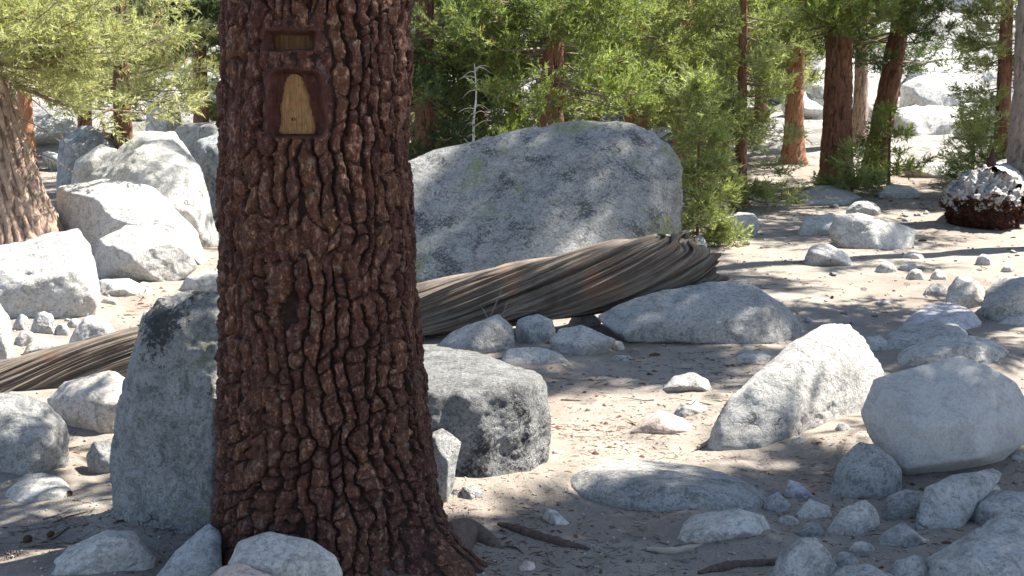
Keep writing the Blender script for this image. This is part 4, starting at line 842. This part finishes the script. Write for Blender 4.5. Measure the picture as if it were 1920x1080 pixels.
def crown(rg, H, z0, R, nb, lean=(0, 0), curve=0.0, dens=1.0, scl=1.0, droop=0.25, taper=0.75, tip_bias=0.2, side=None, zhi=None):
    pos, dr, sc, tn = [], [], [], []; wood = []
    if zhi is None: zs = z0 + (H-z0)*np.sort(rg.uniform(0, 1, nb))**1.2; hi_n = 0
    else: zs = np.concatenate([rg.uniform(z0, zhi, nb), rg.uniform(zhi, H, max(10, int(nb*.45)))])
    for z in zs:
        coarse = zhi is not None and z > zhi
        f = (z-z0)/(H-z0+1e-6); L = R*((1-f)**taper)*rg.uniform(.5, 1.1) + .15
        az = rg.uniform(0, 2*np.pi)
        if side is not None and rg.uniform() < 0.55: az = side + rg.normal()*0.6
        base = np.array([lean[0]*z+curve*z*z, lean[1]*z, z]); h = np.array([math.cos(az), math.sin(az), 0])
        n = 6; t = np.linspace(0, 1, n); lift = rg.uniform(-.3, .4)*(.5+f) - droop*(1-f)*rg.uniform(.4, 1.4)
        path = base + h*(t*L)[:, None] + np.array([0, 0, 1.0])*(lift*t*L + rg.uniform(.05, .35)*L*t**3)[:, None] + rg.normal(size=(n, 3))*0.03*L*t[:, None]
        wood.append(tube_tri(path, np.linspace(0.010+0.009*L, 0.004, n), seg=4, cap=False)[0:2])
        nt = int((5+7.4*L)*dens*(0.30 if coarse else 1)); br = rg.uniform(0, 1)
        for k in range(nt):
            tt = rg.uniform(tip_bias, 1.0)**0.85; i = min(int(tt*(n-1)), n-2); ff = tt*(n-1)-i; b0 = path[i]*(1-ff)+path[i+1]*ff
            sd = np.cross(h, [0, 0, 1.0])*rg.choice([-1, 1])
            dv = h*rg.uniform(.1, 1.0) + sd*rg.uniform(.1, 1.0) + np.array([0, 0, rg.uniform(-.75, .75)]); dv /= np.linalg.norm(dv)
            l = (.12+.18*L*(1.1-tt))*rg.uniform(.6, 1.2)
            m = 2+int(l/0.070) if not coarse else 2; ts = np.linspace(.25, 1, m); tw = np.clip(0.2+.4*br+rg.normal()*.15, 0, .9)
            for q in ts:
                pos.append(b0+dv*l*q+rg.normal(size=3)*.035); dr.append(dv*.8+np.array([0, 0, .45])+rg.normal(size=3)*.4); sc.append(rg.uniform(.75, 1.25)*scl*(2.0 if coarse else 1)); tn.append(np.clip(tw+rg.normal()*.08, 0, 0.92) if rg.uniform() > .03 else 1.0)
        pos.append(path[-1]); dr.append(path[-1]-path[-2]+[0, 0, .05*L]); sc.append(1.1*scl); tn.append(.5)
    V = place_shoots(np.array(pos), np.array(dr), np.array(sc), rg)
    T = np.arange(len(V)).reshape(-1, 3); tint = np.repeat(np.array(tn), len(V)//len(pos))
    return V, T, tint, wood
def dead_skirt(rg, z0, z1, R, n, lean=(0, 0)):
    w_ = []
    for k in range(n):
        z = rg.uniform(z0, z1); az = rg.uniform(0, 2*np.pi); L = R*rg.uniform(.4, 1.0); h = np.array([math.cos(az), math.sin(az), 0]); b = np.array([lean[0]*z, lean[1]*z, z])
        p = np.array([b, b+h*L*.5+[0, 0, -.1*L], b+h*L+[0, 0, -.45*L]]) ; w_.append(tube_tri(spline(p, 6), np.linspace(.014, .004, 6), seg=4, cap=False))
        for q in range(5):
            t = rg.uniform(.3, 1); c = b+h*L*t+[0, 0, -.3*L*t]; dv = rg.normal(size=3)*.5+h*.5+[0, 0, -.5]; w_.append(tube_tri(np.array([c, c+dv*.12, c+dv*.24]), [.006, .004, .002], seg=3, cap=False))
    return w_
CROWNS = {}
def pine(label, u, d, r, H, z0, R, nb, nm, bark, seed, v=None, lean=(0, 0), curve=0.0, dens=1.0, scl=1.0, skirt=0, group=None, name='pine_tree', x=None, share=None, flare=0.5, trunkH=None, cell=(0.09, 0.3), res=(44, 80), bd=None, **kw):
    rg = np.random.RandomState(seed)
    if x is None: x = P(u, 540, d)[0]
    z = gz(x, d); t = empty(name, (x, d, z)); tag(t, label, 'tree', group)
    rf = lambda Z: np.maximum(r*(1-0.9*np.clip(Z, 0, None)/H) + flare*r*np.exp(-np.clip(Z, 0, None)/(r*1.3)), 0.02)
    V, F = trunk_mesh(rf, -0.25, H*0.97, lean, curve, res[0], res[1], cell=cell, depth=bd or min(.06, r*0.15), seed=seed)
    mk('trunk', V, F, bark, parent=t, tint=trunk_mesh.tint)
    zhi = 1.6+0.171*(d+R*.5)-z+.5 if x == P(u, 540, d)[0] else None
    if zhi is not None and (zhi > H*.8 or zhi < z0+.6): zhi = None if zhi > H*.8 else z0+.6
    if share is not None and share in CROWNS:
        for src in CROWNS[share]:
            o = src.copy(); COL.objects.link(o); o.parent = t; o.rotation_euler = (0, 0, rg.uniform(0, 6.28))
            if src.name.startswith('crown'): o.data = src.data; o.material_slots[0].link = 'OBJECT'; o.material_slots[0].material = nm
        return t
    V, T, tint, wood = crown(rg, H, z0, R, nb, lean, curve, dens, scl, zhi=zhi, **kw)
    co = mk('crown', V, T, nm, parent=t, tint=tint, smooth=False)
    if skirt: wood += dead_skirt(rg, max(.6, z0*.5), z0+2.0, R*.7, skirt, lean)
    V, T = join(wood); bo = mk('branches', V, T, B_TWIG, parent=t); bo['kind'] = 'stuff'
    if share is not None: CROWNS[share] = (co, bo)
    return t
BG = 'background pines'
pine('leaning tan-barked pine above the rough white boulder', 52, 16.3, .50, 15, 2.75, 2.9, 46, N_YEL, B_LIT, 1, lean=(-0.24, 0.0), curve=0.0, flare=.5, cell=(.10, 1.0), res=(140, 270), bd=.05, skirt=14, dens=1.0, side=-0.6)
pine('slender dark pine behind the tall cream boulder', 240, 20.5, .19, 10, 2.05, 1.8, 46, N_YEL, B_RED, 2, skirt=30, dens=1.0, droop=.1)
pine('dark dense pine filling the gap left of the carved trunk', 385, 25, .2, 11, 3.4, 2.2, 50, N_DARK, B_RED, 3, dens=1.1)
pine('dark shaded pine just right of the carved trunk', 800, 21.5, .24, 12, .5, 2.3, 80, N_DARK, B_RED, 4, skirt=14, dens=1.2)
pine('young pine behind the left shoulder of the largest boulder', 905, 22.5, .12, 6.5, .3, 1.5, 60, N_MID, B_RED, 5, dens=1.1)
pine('red-barked pine with dead skirt behind the largest boulder', 1032, 20.5, .25, 12, 2.1, 2.3, 64, N_MID, B_RED, 6, skirt=34, dens=1.15, lean=(0.012, 0))
pine('pine with orange trunk behind the peak of the largest boulder', 1188, 24.5, .27, 13, 1.9, 2.3, 70, N_BRIGHT, B_ORANGE, 7, dens=1.15)
pine('pine with orange trunk further back beside the young bright pines', 1278, 27, .26, 13, 1.4, 2.1, 70, N_MID, B_ORANGE, 8, dens=1.1)
pine('bushy bright young pine at the right shoulder of the largest boulder', 1306, 17.6, .025, 2.7, .12, .55, 64, N_BRIGHT, B_RED, 9, dens=1.0, tip_bias=0.0)
pine('full bright green young pine with branches to the ground', 1385, 23, .14, 7.5, .15, 1.3, 84, N_BRIGHT, B_RED, 10, dens=1.1)
pine('sunlit orange-trunked pine left of the thick red trunk', 1482, 31, .28, 13, 3.4, 2.2, 44, N_BRIGHT, B_ORANGE, 11, dens=1.1)
pine('thick red-brown straight pine trunk at the edge of shade', 1562, 26.3, .37, 17, 3.7, 2.4, 44, N_MID, B_RED, 12, flare=.22, res=(64, 130), dens=1.1)
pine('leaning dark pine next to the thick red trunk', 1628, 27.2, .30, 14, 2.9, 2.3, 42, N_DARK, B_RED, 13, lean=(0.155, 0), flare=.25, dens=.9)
pine('low dark green sapling at the foot of the leaning dark pine', 1660, 26, .05, 2.0, .08, .85, 28, N_MID, B_RED, 14, dens=1.0)
pine('small leafy green sapling at the base of the thick red trunk', 1592, 25, .03, .95, .05, .6, 22, N_BRIGHT, B_RED, 15, dens=1.2)
pine('pale thin-barked pine right behind the thick red trunk', 1604, 34, .24, 13, 5.0, 2.0, 40, N_MID, B_LIT, 16)
pine('bright mid-green pine behind the grey trunk at the right', 1868, 24.6, .2, 10, .5, 1.25, 70, N_BRIGHT, B_RED, 17, dens=1.15)
pine('dark young pine behind the rotten log', 1815, 27, .06, 1.7, .1, .7, 24, N_DARK, B_RED, 18)
pine('thick grey pine trunk rising beside the rotten log', 1932, 21.3, .50, 17, 6.0, 2.6, 46, N_MID, B_GREY, 19, flare=.6, res=(72, 130), lean=(-0.01, 0), cell=(.07, .25))
k = 0
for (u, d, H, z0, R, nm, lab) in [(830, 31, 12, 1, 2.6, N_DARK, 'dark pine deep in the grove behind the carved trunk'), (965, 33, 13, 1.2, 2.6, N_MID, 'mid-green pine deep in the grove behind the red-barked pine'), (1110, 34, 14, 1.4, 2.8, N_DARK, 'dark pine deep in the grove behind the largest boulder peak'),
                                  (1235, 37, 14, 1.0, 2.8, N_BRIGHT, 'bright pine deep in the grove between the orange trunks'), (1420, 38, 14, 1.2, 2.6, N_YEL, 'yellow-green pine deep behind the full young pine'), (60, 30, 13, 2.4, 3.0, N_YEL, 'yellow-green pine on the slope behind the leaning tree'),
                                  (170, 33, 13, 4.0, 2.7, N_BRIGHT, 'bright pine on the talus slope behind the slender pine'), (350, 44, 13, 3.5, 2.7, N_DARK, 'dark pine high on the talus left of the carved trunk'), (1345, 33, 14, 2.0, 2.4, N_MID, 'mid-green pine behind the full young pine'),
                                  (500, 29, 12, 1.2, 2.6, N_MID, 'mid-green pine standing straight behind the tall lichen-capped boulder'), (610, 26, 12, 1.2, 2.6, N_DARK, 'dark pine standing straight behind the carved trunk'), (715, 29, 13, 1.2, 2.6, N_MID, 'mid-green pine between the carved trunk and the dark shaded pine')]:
    pine(lab, u, d, .22, H, z0, R, 62, nm, B_ORANGE if k % 2 else B_RED, 40+k, dens=.95, scl=1.25, res=(28, 40), share=('low', 'low', 'low', 'low', 'low', 'high', 'high', 'high', 'high', 'low', 'low', 'low')[k]); k += 1
# unseen pines added outside the picture to cast shade
SHADE = []
for (x, y, H, z0, R, nb, sd, lab) in [(5.3, 6.05, 13, 4.3, 1.7, 92, 61, 'unseen tall pine added for shade right of the slab pile'), (6.7, 7.45, 11, 3.7, 1.25, 80, 65, 'unseen slim pine added for shade beside the tall pine right of the slab pile'), (7.6, 12.4, 14, 4.8, 1.9, 100, 62, 'unseen tall pine added for shade right of the sunlit sand'),
                                       (9.7, 18.1, 19, 9.0, 2.4, 60, 63, 'unseen very tall pine added for shade beyond the rotten log'), (13.4, 26.0, 16, 3.5, 2.6, 60, 64, 'unseen tall pine added for shade behind the thick grey trunk')]:
    pine(lab, 0, y, .3, H, z0, R, nb, N_MID, B_RED, sd, x=x, scl=2.1, dens=.62, res=(32, 50))
# crown of the carved tree, above the picture, weighted to one side to cast shade
rg = np.random.RandomState(5)
V, T, tint, wood = crown(rg, 14.0, 4.8, 4.0, 100, scl=2.1, dens=.42, side=1.1, taper=.5)
mk('crown', V, T, N_MID, parent=tree, tint=tint, smooth=False)
V, T = join(wood); mk('branches', V, T, B_TWIG, parent=tree)['kind'] = 'stuff'

# bleached dead sapling in the grove
rg = np.random.RandomState(8); base = P(888, 275, 19.6); parts = [tube_tri(spline([base-[0, 0, .5], base+[0, 0, .4], base+[.05, 0, .9], base+[.02, 0, 1.45]], 12), np.linspace(.03, .008, 12), seg=6)]
for k in range(22):
    z = rg.uniform(-.1, 1.4); dv = rg.normal(size=3)*[1, 1, .3]; dv /= np.linalg.norm(dv); c = base+[0.03, 0, z]; l = rg.uniform(.15, .5)
    parts.append(tube_tri(spline([c, c+dv*l*.5+[0, 0, .03], c+dv*l+[0, 0, -.03]], 6), np.linspace(.010, .003, 6), seg=4))
V, T = join(parts); lo = base.copy(); lo[2] = V[:, 2].min(); tag(mk('dead_sapling', V-lo, T, W_SILVER, loc=lo, uv=V[:, :2]), 'bleached bare dead sapling in front of the dark grove', 'dead tree')

# ------------------------------------------------------------------ soil banked against the rocks
def bank(x, y):
    b = np.zeros_like(x)
    for (a, c, r) in BANK:
        if c > 14: continue
        m = (np.abs(x-a) < r+.6) & (np.abs(y-c) < r+.6)
        if m.any():
            d_ = np.hypot(x[m]-a, y[m]-c); b[m] = np.maximum(b[m], min(.055, .16*r)*np.exp(-(np.maximum(0, d_-r*.9)/(.05+.22*r))**2))
    return b
GB = GZ + bank(GX.ravel(), GY.ravel())
co_ = np.stack([GX.ravel(), GY.ravel(), GB], 1).astype(np.float32); gnd.data.vertices.foreach_set('co', co_.ravel()); gnd.data.update()
# ------------------------------------------------------------------ loose stones, gravel, litter
rg = np.random.RandomState(31); SM = []
for k in range(7):
    q = rg.normal(size=(14, 3)); q /= np.linalg.norm(q, axis=1)[:, None]; q *= np.array([1, .85, .62])*rg.uniform(.8, 1.1, (14, 1))
    V, F = rock_mesh(q, 44, 3, .05, 300+k, 4); V[:, 2] -= V[:, 2].min()*0.6; SM.append((V, F))
PROT = [mk('loose_stone', V, F, RM[['pale', 'pale', 'grey', 'tan', 'pale', 'pink', 'grey'][k]]) for k, (V, F) in enumerate(SM)]
used = [False]*7
def free(x, y, r): return all((x-a)**2+(y-b)**2 > (c*0.9+r)**2 for a, b, c in FOOT) and (x-TX)**2+(y-TY)**2 > .75**2
def scatter(n, u0, u1, v0, v1, r0, r1, label, group, kinds):
    c = 0; tries = 0
    while c < n and tries < n*20:
        tries += 1; u, v = rg.uniform(u0, u1), rg.uniform(v0, v1); d = ground_hit(u, v); x = P(u, v, d)[0]; r = r0*(r1/r0)**(rg.uniform()**2)
        if not free(x, d, r): continue
        k = kinds[rg.randint(len(kinds))]
        if used[k]: o = PROT[k].copy(); COL.objects.link(o)
        else: o = PROT[k]; used[k] = True
        o.location = (x, d, gz(x, d)-r*.12); o.scale = (r*rg.uniform(.8, 1.3), r*rg.uniform(.8, 1.2), r*rg.uniform(.6, 1.0)); o.rotation_euler = (0, 0, rg.uniform(0, 6.28))
        tag(o, label, 'stone', group); c += 1
scatter(46, 1320, 1920, 440, 640, .03, .11, 'small loose granite stone scattered on the sunlit sand beyond the trail', 'loose stones on the sunlit sand', [0, 1, 4, 3, 6])
scatter(26, 1400, 1900, 350, 440, .05, .16, 'small loose stone lying in the tree shade below the red trunks', 'loose stones in the tree shade', [0, 2, 6])
scatter(26, 1040, 1640, 680, 900, .012, .04, 'little loose stone lying on the open dirt trail', 'loose stones on the trail', [0, 1, 3, 5])
scatter(30, 1150, 1700, 900, 1070, .012, .035, 'little loose stone in the dirt around the slab pile', 'loose stones by the slab pile', [0, 2, 3, 6])
scatter(22, 0, 420, 530, 700, .03, .09, 'small white stone scattered between the white boulders behind the log', 'loose stones behind the log', [0, 1, 4])
scatter(16, 0, 400, 900, 1060, .01, .03, 'little loose stone on the shaded dirt by the tall boulder', 'loose stones by the tall boulder', [0, 2, 3])
scatter(22, 850, 1250, 930, 1070, .008, .022, 'little pebble in the dirt beside the big trunk root', 'pebbles by the trunk root', [0, 2, 3, 5])
cp = []
for k in range(46):
    f_ = k/46; a_ = k*2.4; rr_ = math.sin(math.pi*(0.08+.9*f_))**.8; c_ = np.array([math.cos(a_)*rr_*.45, math.sin(a_)*rr_*.45, 0]); z_ = (f_-.5)*2
    n_ = np.array([math.cos(a_), math.sin(a_), .45]); sdv = np.array([-math.sin(a_), math.cos(a_), 0])
    cp.append((np.array([c_*.3+[0, 0, z_], c_+n_*.22+sdv*.17+[0, 0, z_], c_+n_*.30+[0, 0, z_], c_+n_*.22-sdv*.17+[0, 0, z_]]), np.array([[0, 1, 2], [0, 2, 3]])))
CV, CF = join(cp); CV = CV[:, [0, 2, 1]]; cone0 = mk('pine_cone', CV, CF, MAT_CONE, smooth=False); first = True
for (u, v) in [(22, 1048), (95, 1008), (52, 1018), (130, 930), (250, 960), (1560, 560), (1620, 545), (1480, 545), (1700, 535)]:
    o = cone0 if first else cone0.copy()
    if not first: COL.objects.link(o)
    first = False; d = ground_hit(u, v); x = P(u, v, d)[0]; r = rg.uniform(.024, .036)
    o.scale = (r, r*1.2, r); o.rotation_euler = (rg.uniform(-.2, .2), 0, rg.uniform(0, 6.28)); o.location = (x, d, gz(x, d)+r*.5); tag(o, 'small dark pine cone lying on the dirt', 'pine cone', 'fallen pine cones')
for k in range(26):
    u, v = [(rg.uniform(850, 1500), rg.uniform(900, 1070)), (rg.uniform(1050, 1300), rg.uniform(690, 880)), (rg.uniform(1480, 1900), rg.uniform(480, 640)), (rg.uniform(0, 200), rg.uniform(960, 1060))][k % 4]
    d = ground_hit(u, v); a_ = rg.uniform(0, 3.14); l = rg.uniform(.05, .16); x = P(u, v, d)[0]
    if not free(x, d, .05): continue
    q = [np.array([x+math.cos(a_)*l*f_, d+math.sin(a_)*l*f_, 0]) for f_ in (-1, -.3, .3, 1)]
    for w_ in q: w_[:2] += rg.normal(size=2)*.012; w_[2] = gz(w_[0], w_[1])+.008+abs(rg.normal())*.006
    V, T = tube_tri(spline(q, 10), np.linspace(.006, .002, 10), seg=5, noise_amp=.2, seed=k); lo = V.mean(0); lo[2] = V[:, 2].min()
    tag(mk('twig', V-lo, T, B_TWIG, loc=lo), 'short dry twig lying loose on the dirt', 'twig', 'loose twigs on the dirt')
hg = [(-14, 40), (-10, 46), (-17, 52), (-6, 55), (8, 48), (12, 58), (17, 44), (22, 52), (3, 62), (-22, 60), (14, 70), (-3, 75), (24, 66), (-12, 68), (19, 60), (16.5, 50), (-9, 31), (-12, 35), (-8.5, 36), (-11, 41), (12, 37), (15, 40), (13.5, 45), (11, 42), (17, 38)]
for (x, y) in hg:
    for q in range(4):
        xx, yy = x+rg.normal()*3, y+rg.normal()*3; r = rg.uniform(.35, 1.7)*min(1, y/45); o = PROT[[0, 1, 4][rg.randint(3)]].copy(); COL.objects.link(o); o.name = 'talus_boulder'
        o.location = (xx, yy, gz(xx, yy)-r*.15); o.scale = (r*1.2, r, r); o.rotation_euler = (rg.uniform(-.2, .2), 0, rg.uniform(0, 6.28)); tag(o, 'pale granite boulder on the far talus slope', 'boulder', 'talus boulders on the far slope')
def bits(name, n, mat, shape, r0, r1, regs, mask, flat=0.0, seed=0):
    rr = np.random.RandomState(seed); out, fs, o = [], [], 0
    XY = []
    for (x0, x1, y0, y1, w_) in regs:
        m = int(n*w_); XY.append(np.stack([rr.uniform(x0, x1, m), rr.uniform(y0, y1, m)], 1))
    XY = np.vstack(XY); keep = mask(XY, rr); XY = XY[keep]
    FT = np.array(FOOT)
    ok = np.ones(len(XY), bool)
    for a, b, c in FT: ok &= (XY[:, 0]-a)**2+(XY[:, 1]-b)**2 > (c*0.75)**2
    ok &= (XY[:, 0]-TX)**2+(XY[:, 1]-TY)**2 > .42**2
    XY = XY[ok]; N_ = len(XY); Z = hgt(XY[:, 0], XY[:, 1]) + bank(XY[:, 0], XY[:, 1])
    sv, sf = shape; a = rr.uniform(0, 6.28, N_); s = r0*(r1/r0)**(rr.uniform(0, 1, N_)**2)
    s = s*np.clip(XY[:, 1]/7.0, .8, 2.2)
    V = np.broadcast_to(sv, (N_,)+sv.shape).copy(); V *= rr.uniform(.7, 1.3, (N_, 1, 3)); V += rr.normal(size=V.shape)*flat
    ca, sa = np.cos(a)[:, None], np.sin(a)[:, None]; X = V[..., 0]*ca-V[..., 1]*sa; Y = V[..., 0]*sa+V[..., 1]*ca
    V = np.stack([X, Y, V[..., 2]], 2)*s[:, None, None]; V += np.concatenate([XY, Z[:, None]], 1)[:, None, :]
    F = (sf[None]+(np.arange(N_)*len(sv))[:, None, None]).reshape(-1, 3)
    ob = mk(name, V.reshape(-1, 3), F, mat, smooth=False); ob['kind'] = 'stuff'; return ob
iv, jf = ico(1); gs = iv*np.array([1, .85, .6])+np.array([0, 0, .25])
tag(bits('gravel', 11000, MAT_GRAVEL, (gs, jf), .003, .014, [(-3.5, 3.6, 4.2, 7.5, .55), (-5, 6, 7.5, 13, .3), (-6, 9, 13, 22, .15)], lambda q, r: fbm(np.c_[q*0.9, 0*q[:, 0]], 2, 3) + r.normal(size=len(q))*.4 > -.1, .12, 5), 'fine loose gravel strewn over the dirt', 'gravel')
box = np.array([[-1, -.07, 0], [1, -.07, .05], [1, .07, .1], [-1, .07, .12], [0, 0, .16]]); bf = np.array([[0, 1, 4], [1, 2, 4], [2, 3, 4], [3, 0, 4]])
def litmask(q, r):
    m = fbm(np.c_[q*0.55, 0*q[:, 0]], 3, 71)*.8 + r.normal(size=len(q))*.3
    near_pile = np.exp(-((q[:, 0]-2.2)/.8)**2-((q[:, 1]-5.5)/.8)**2)*.9 + np.exp(-((q[:, 0]-TX-.4)/.8)**2-((q[:, 1]-TY-.2)/.9)**2)*.9 + sstep(19, 23, q[:, 1])*.7
    return m + near_pile > .30
tag(bits('needle_litter', 44000, MAT_LITTER, (box, bf), .012, .035, [(-3.5, 3.6, 4.2, 7.5, .45), (-5, 6, 7.5, 13, .2), (-6, 14, 13, 28, .35)], litmask, .02, 6), 'brown pine needle litter and bark flakes on the dirt', 'litter')
cb = np.array([[-1, -.4, 0], [1, -.35, .05], [.8, .4, .2], [-.9, .45, .1], [0, 0, .55]])
tag(bits('bark_flakes', 6000, MAT_CONE, (cb, bf), .008, .03, [(-3.5, 3.6, 4.2, 7.5, .35), (-5, 6, 7.5, 13, .3), (-6, 14, 13, 28, .35)], litmask, .1, 7), 'dark bark flakes and cone scales on the dirt', 'litter')
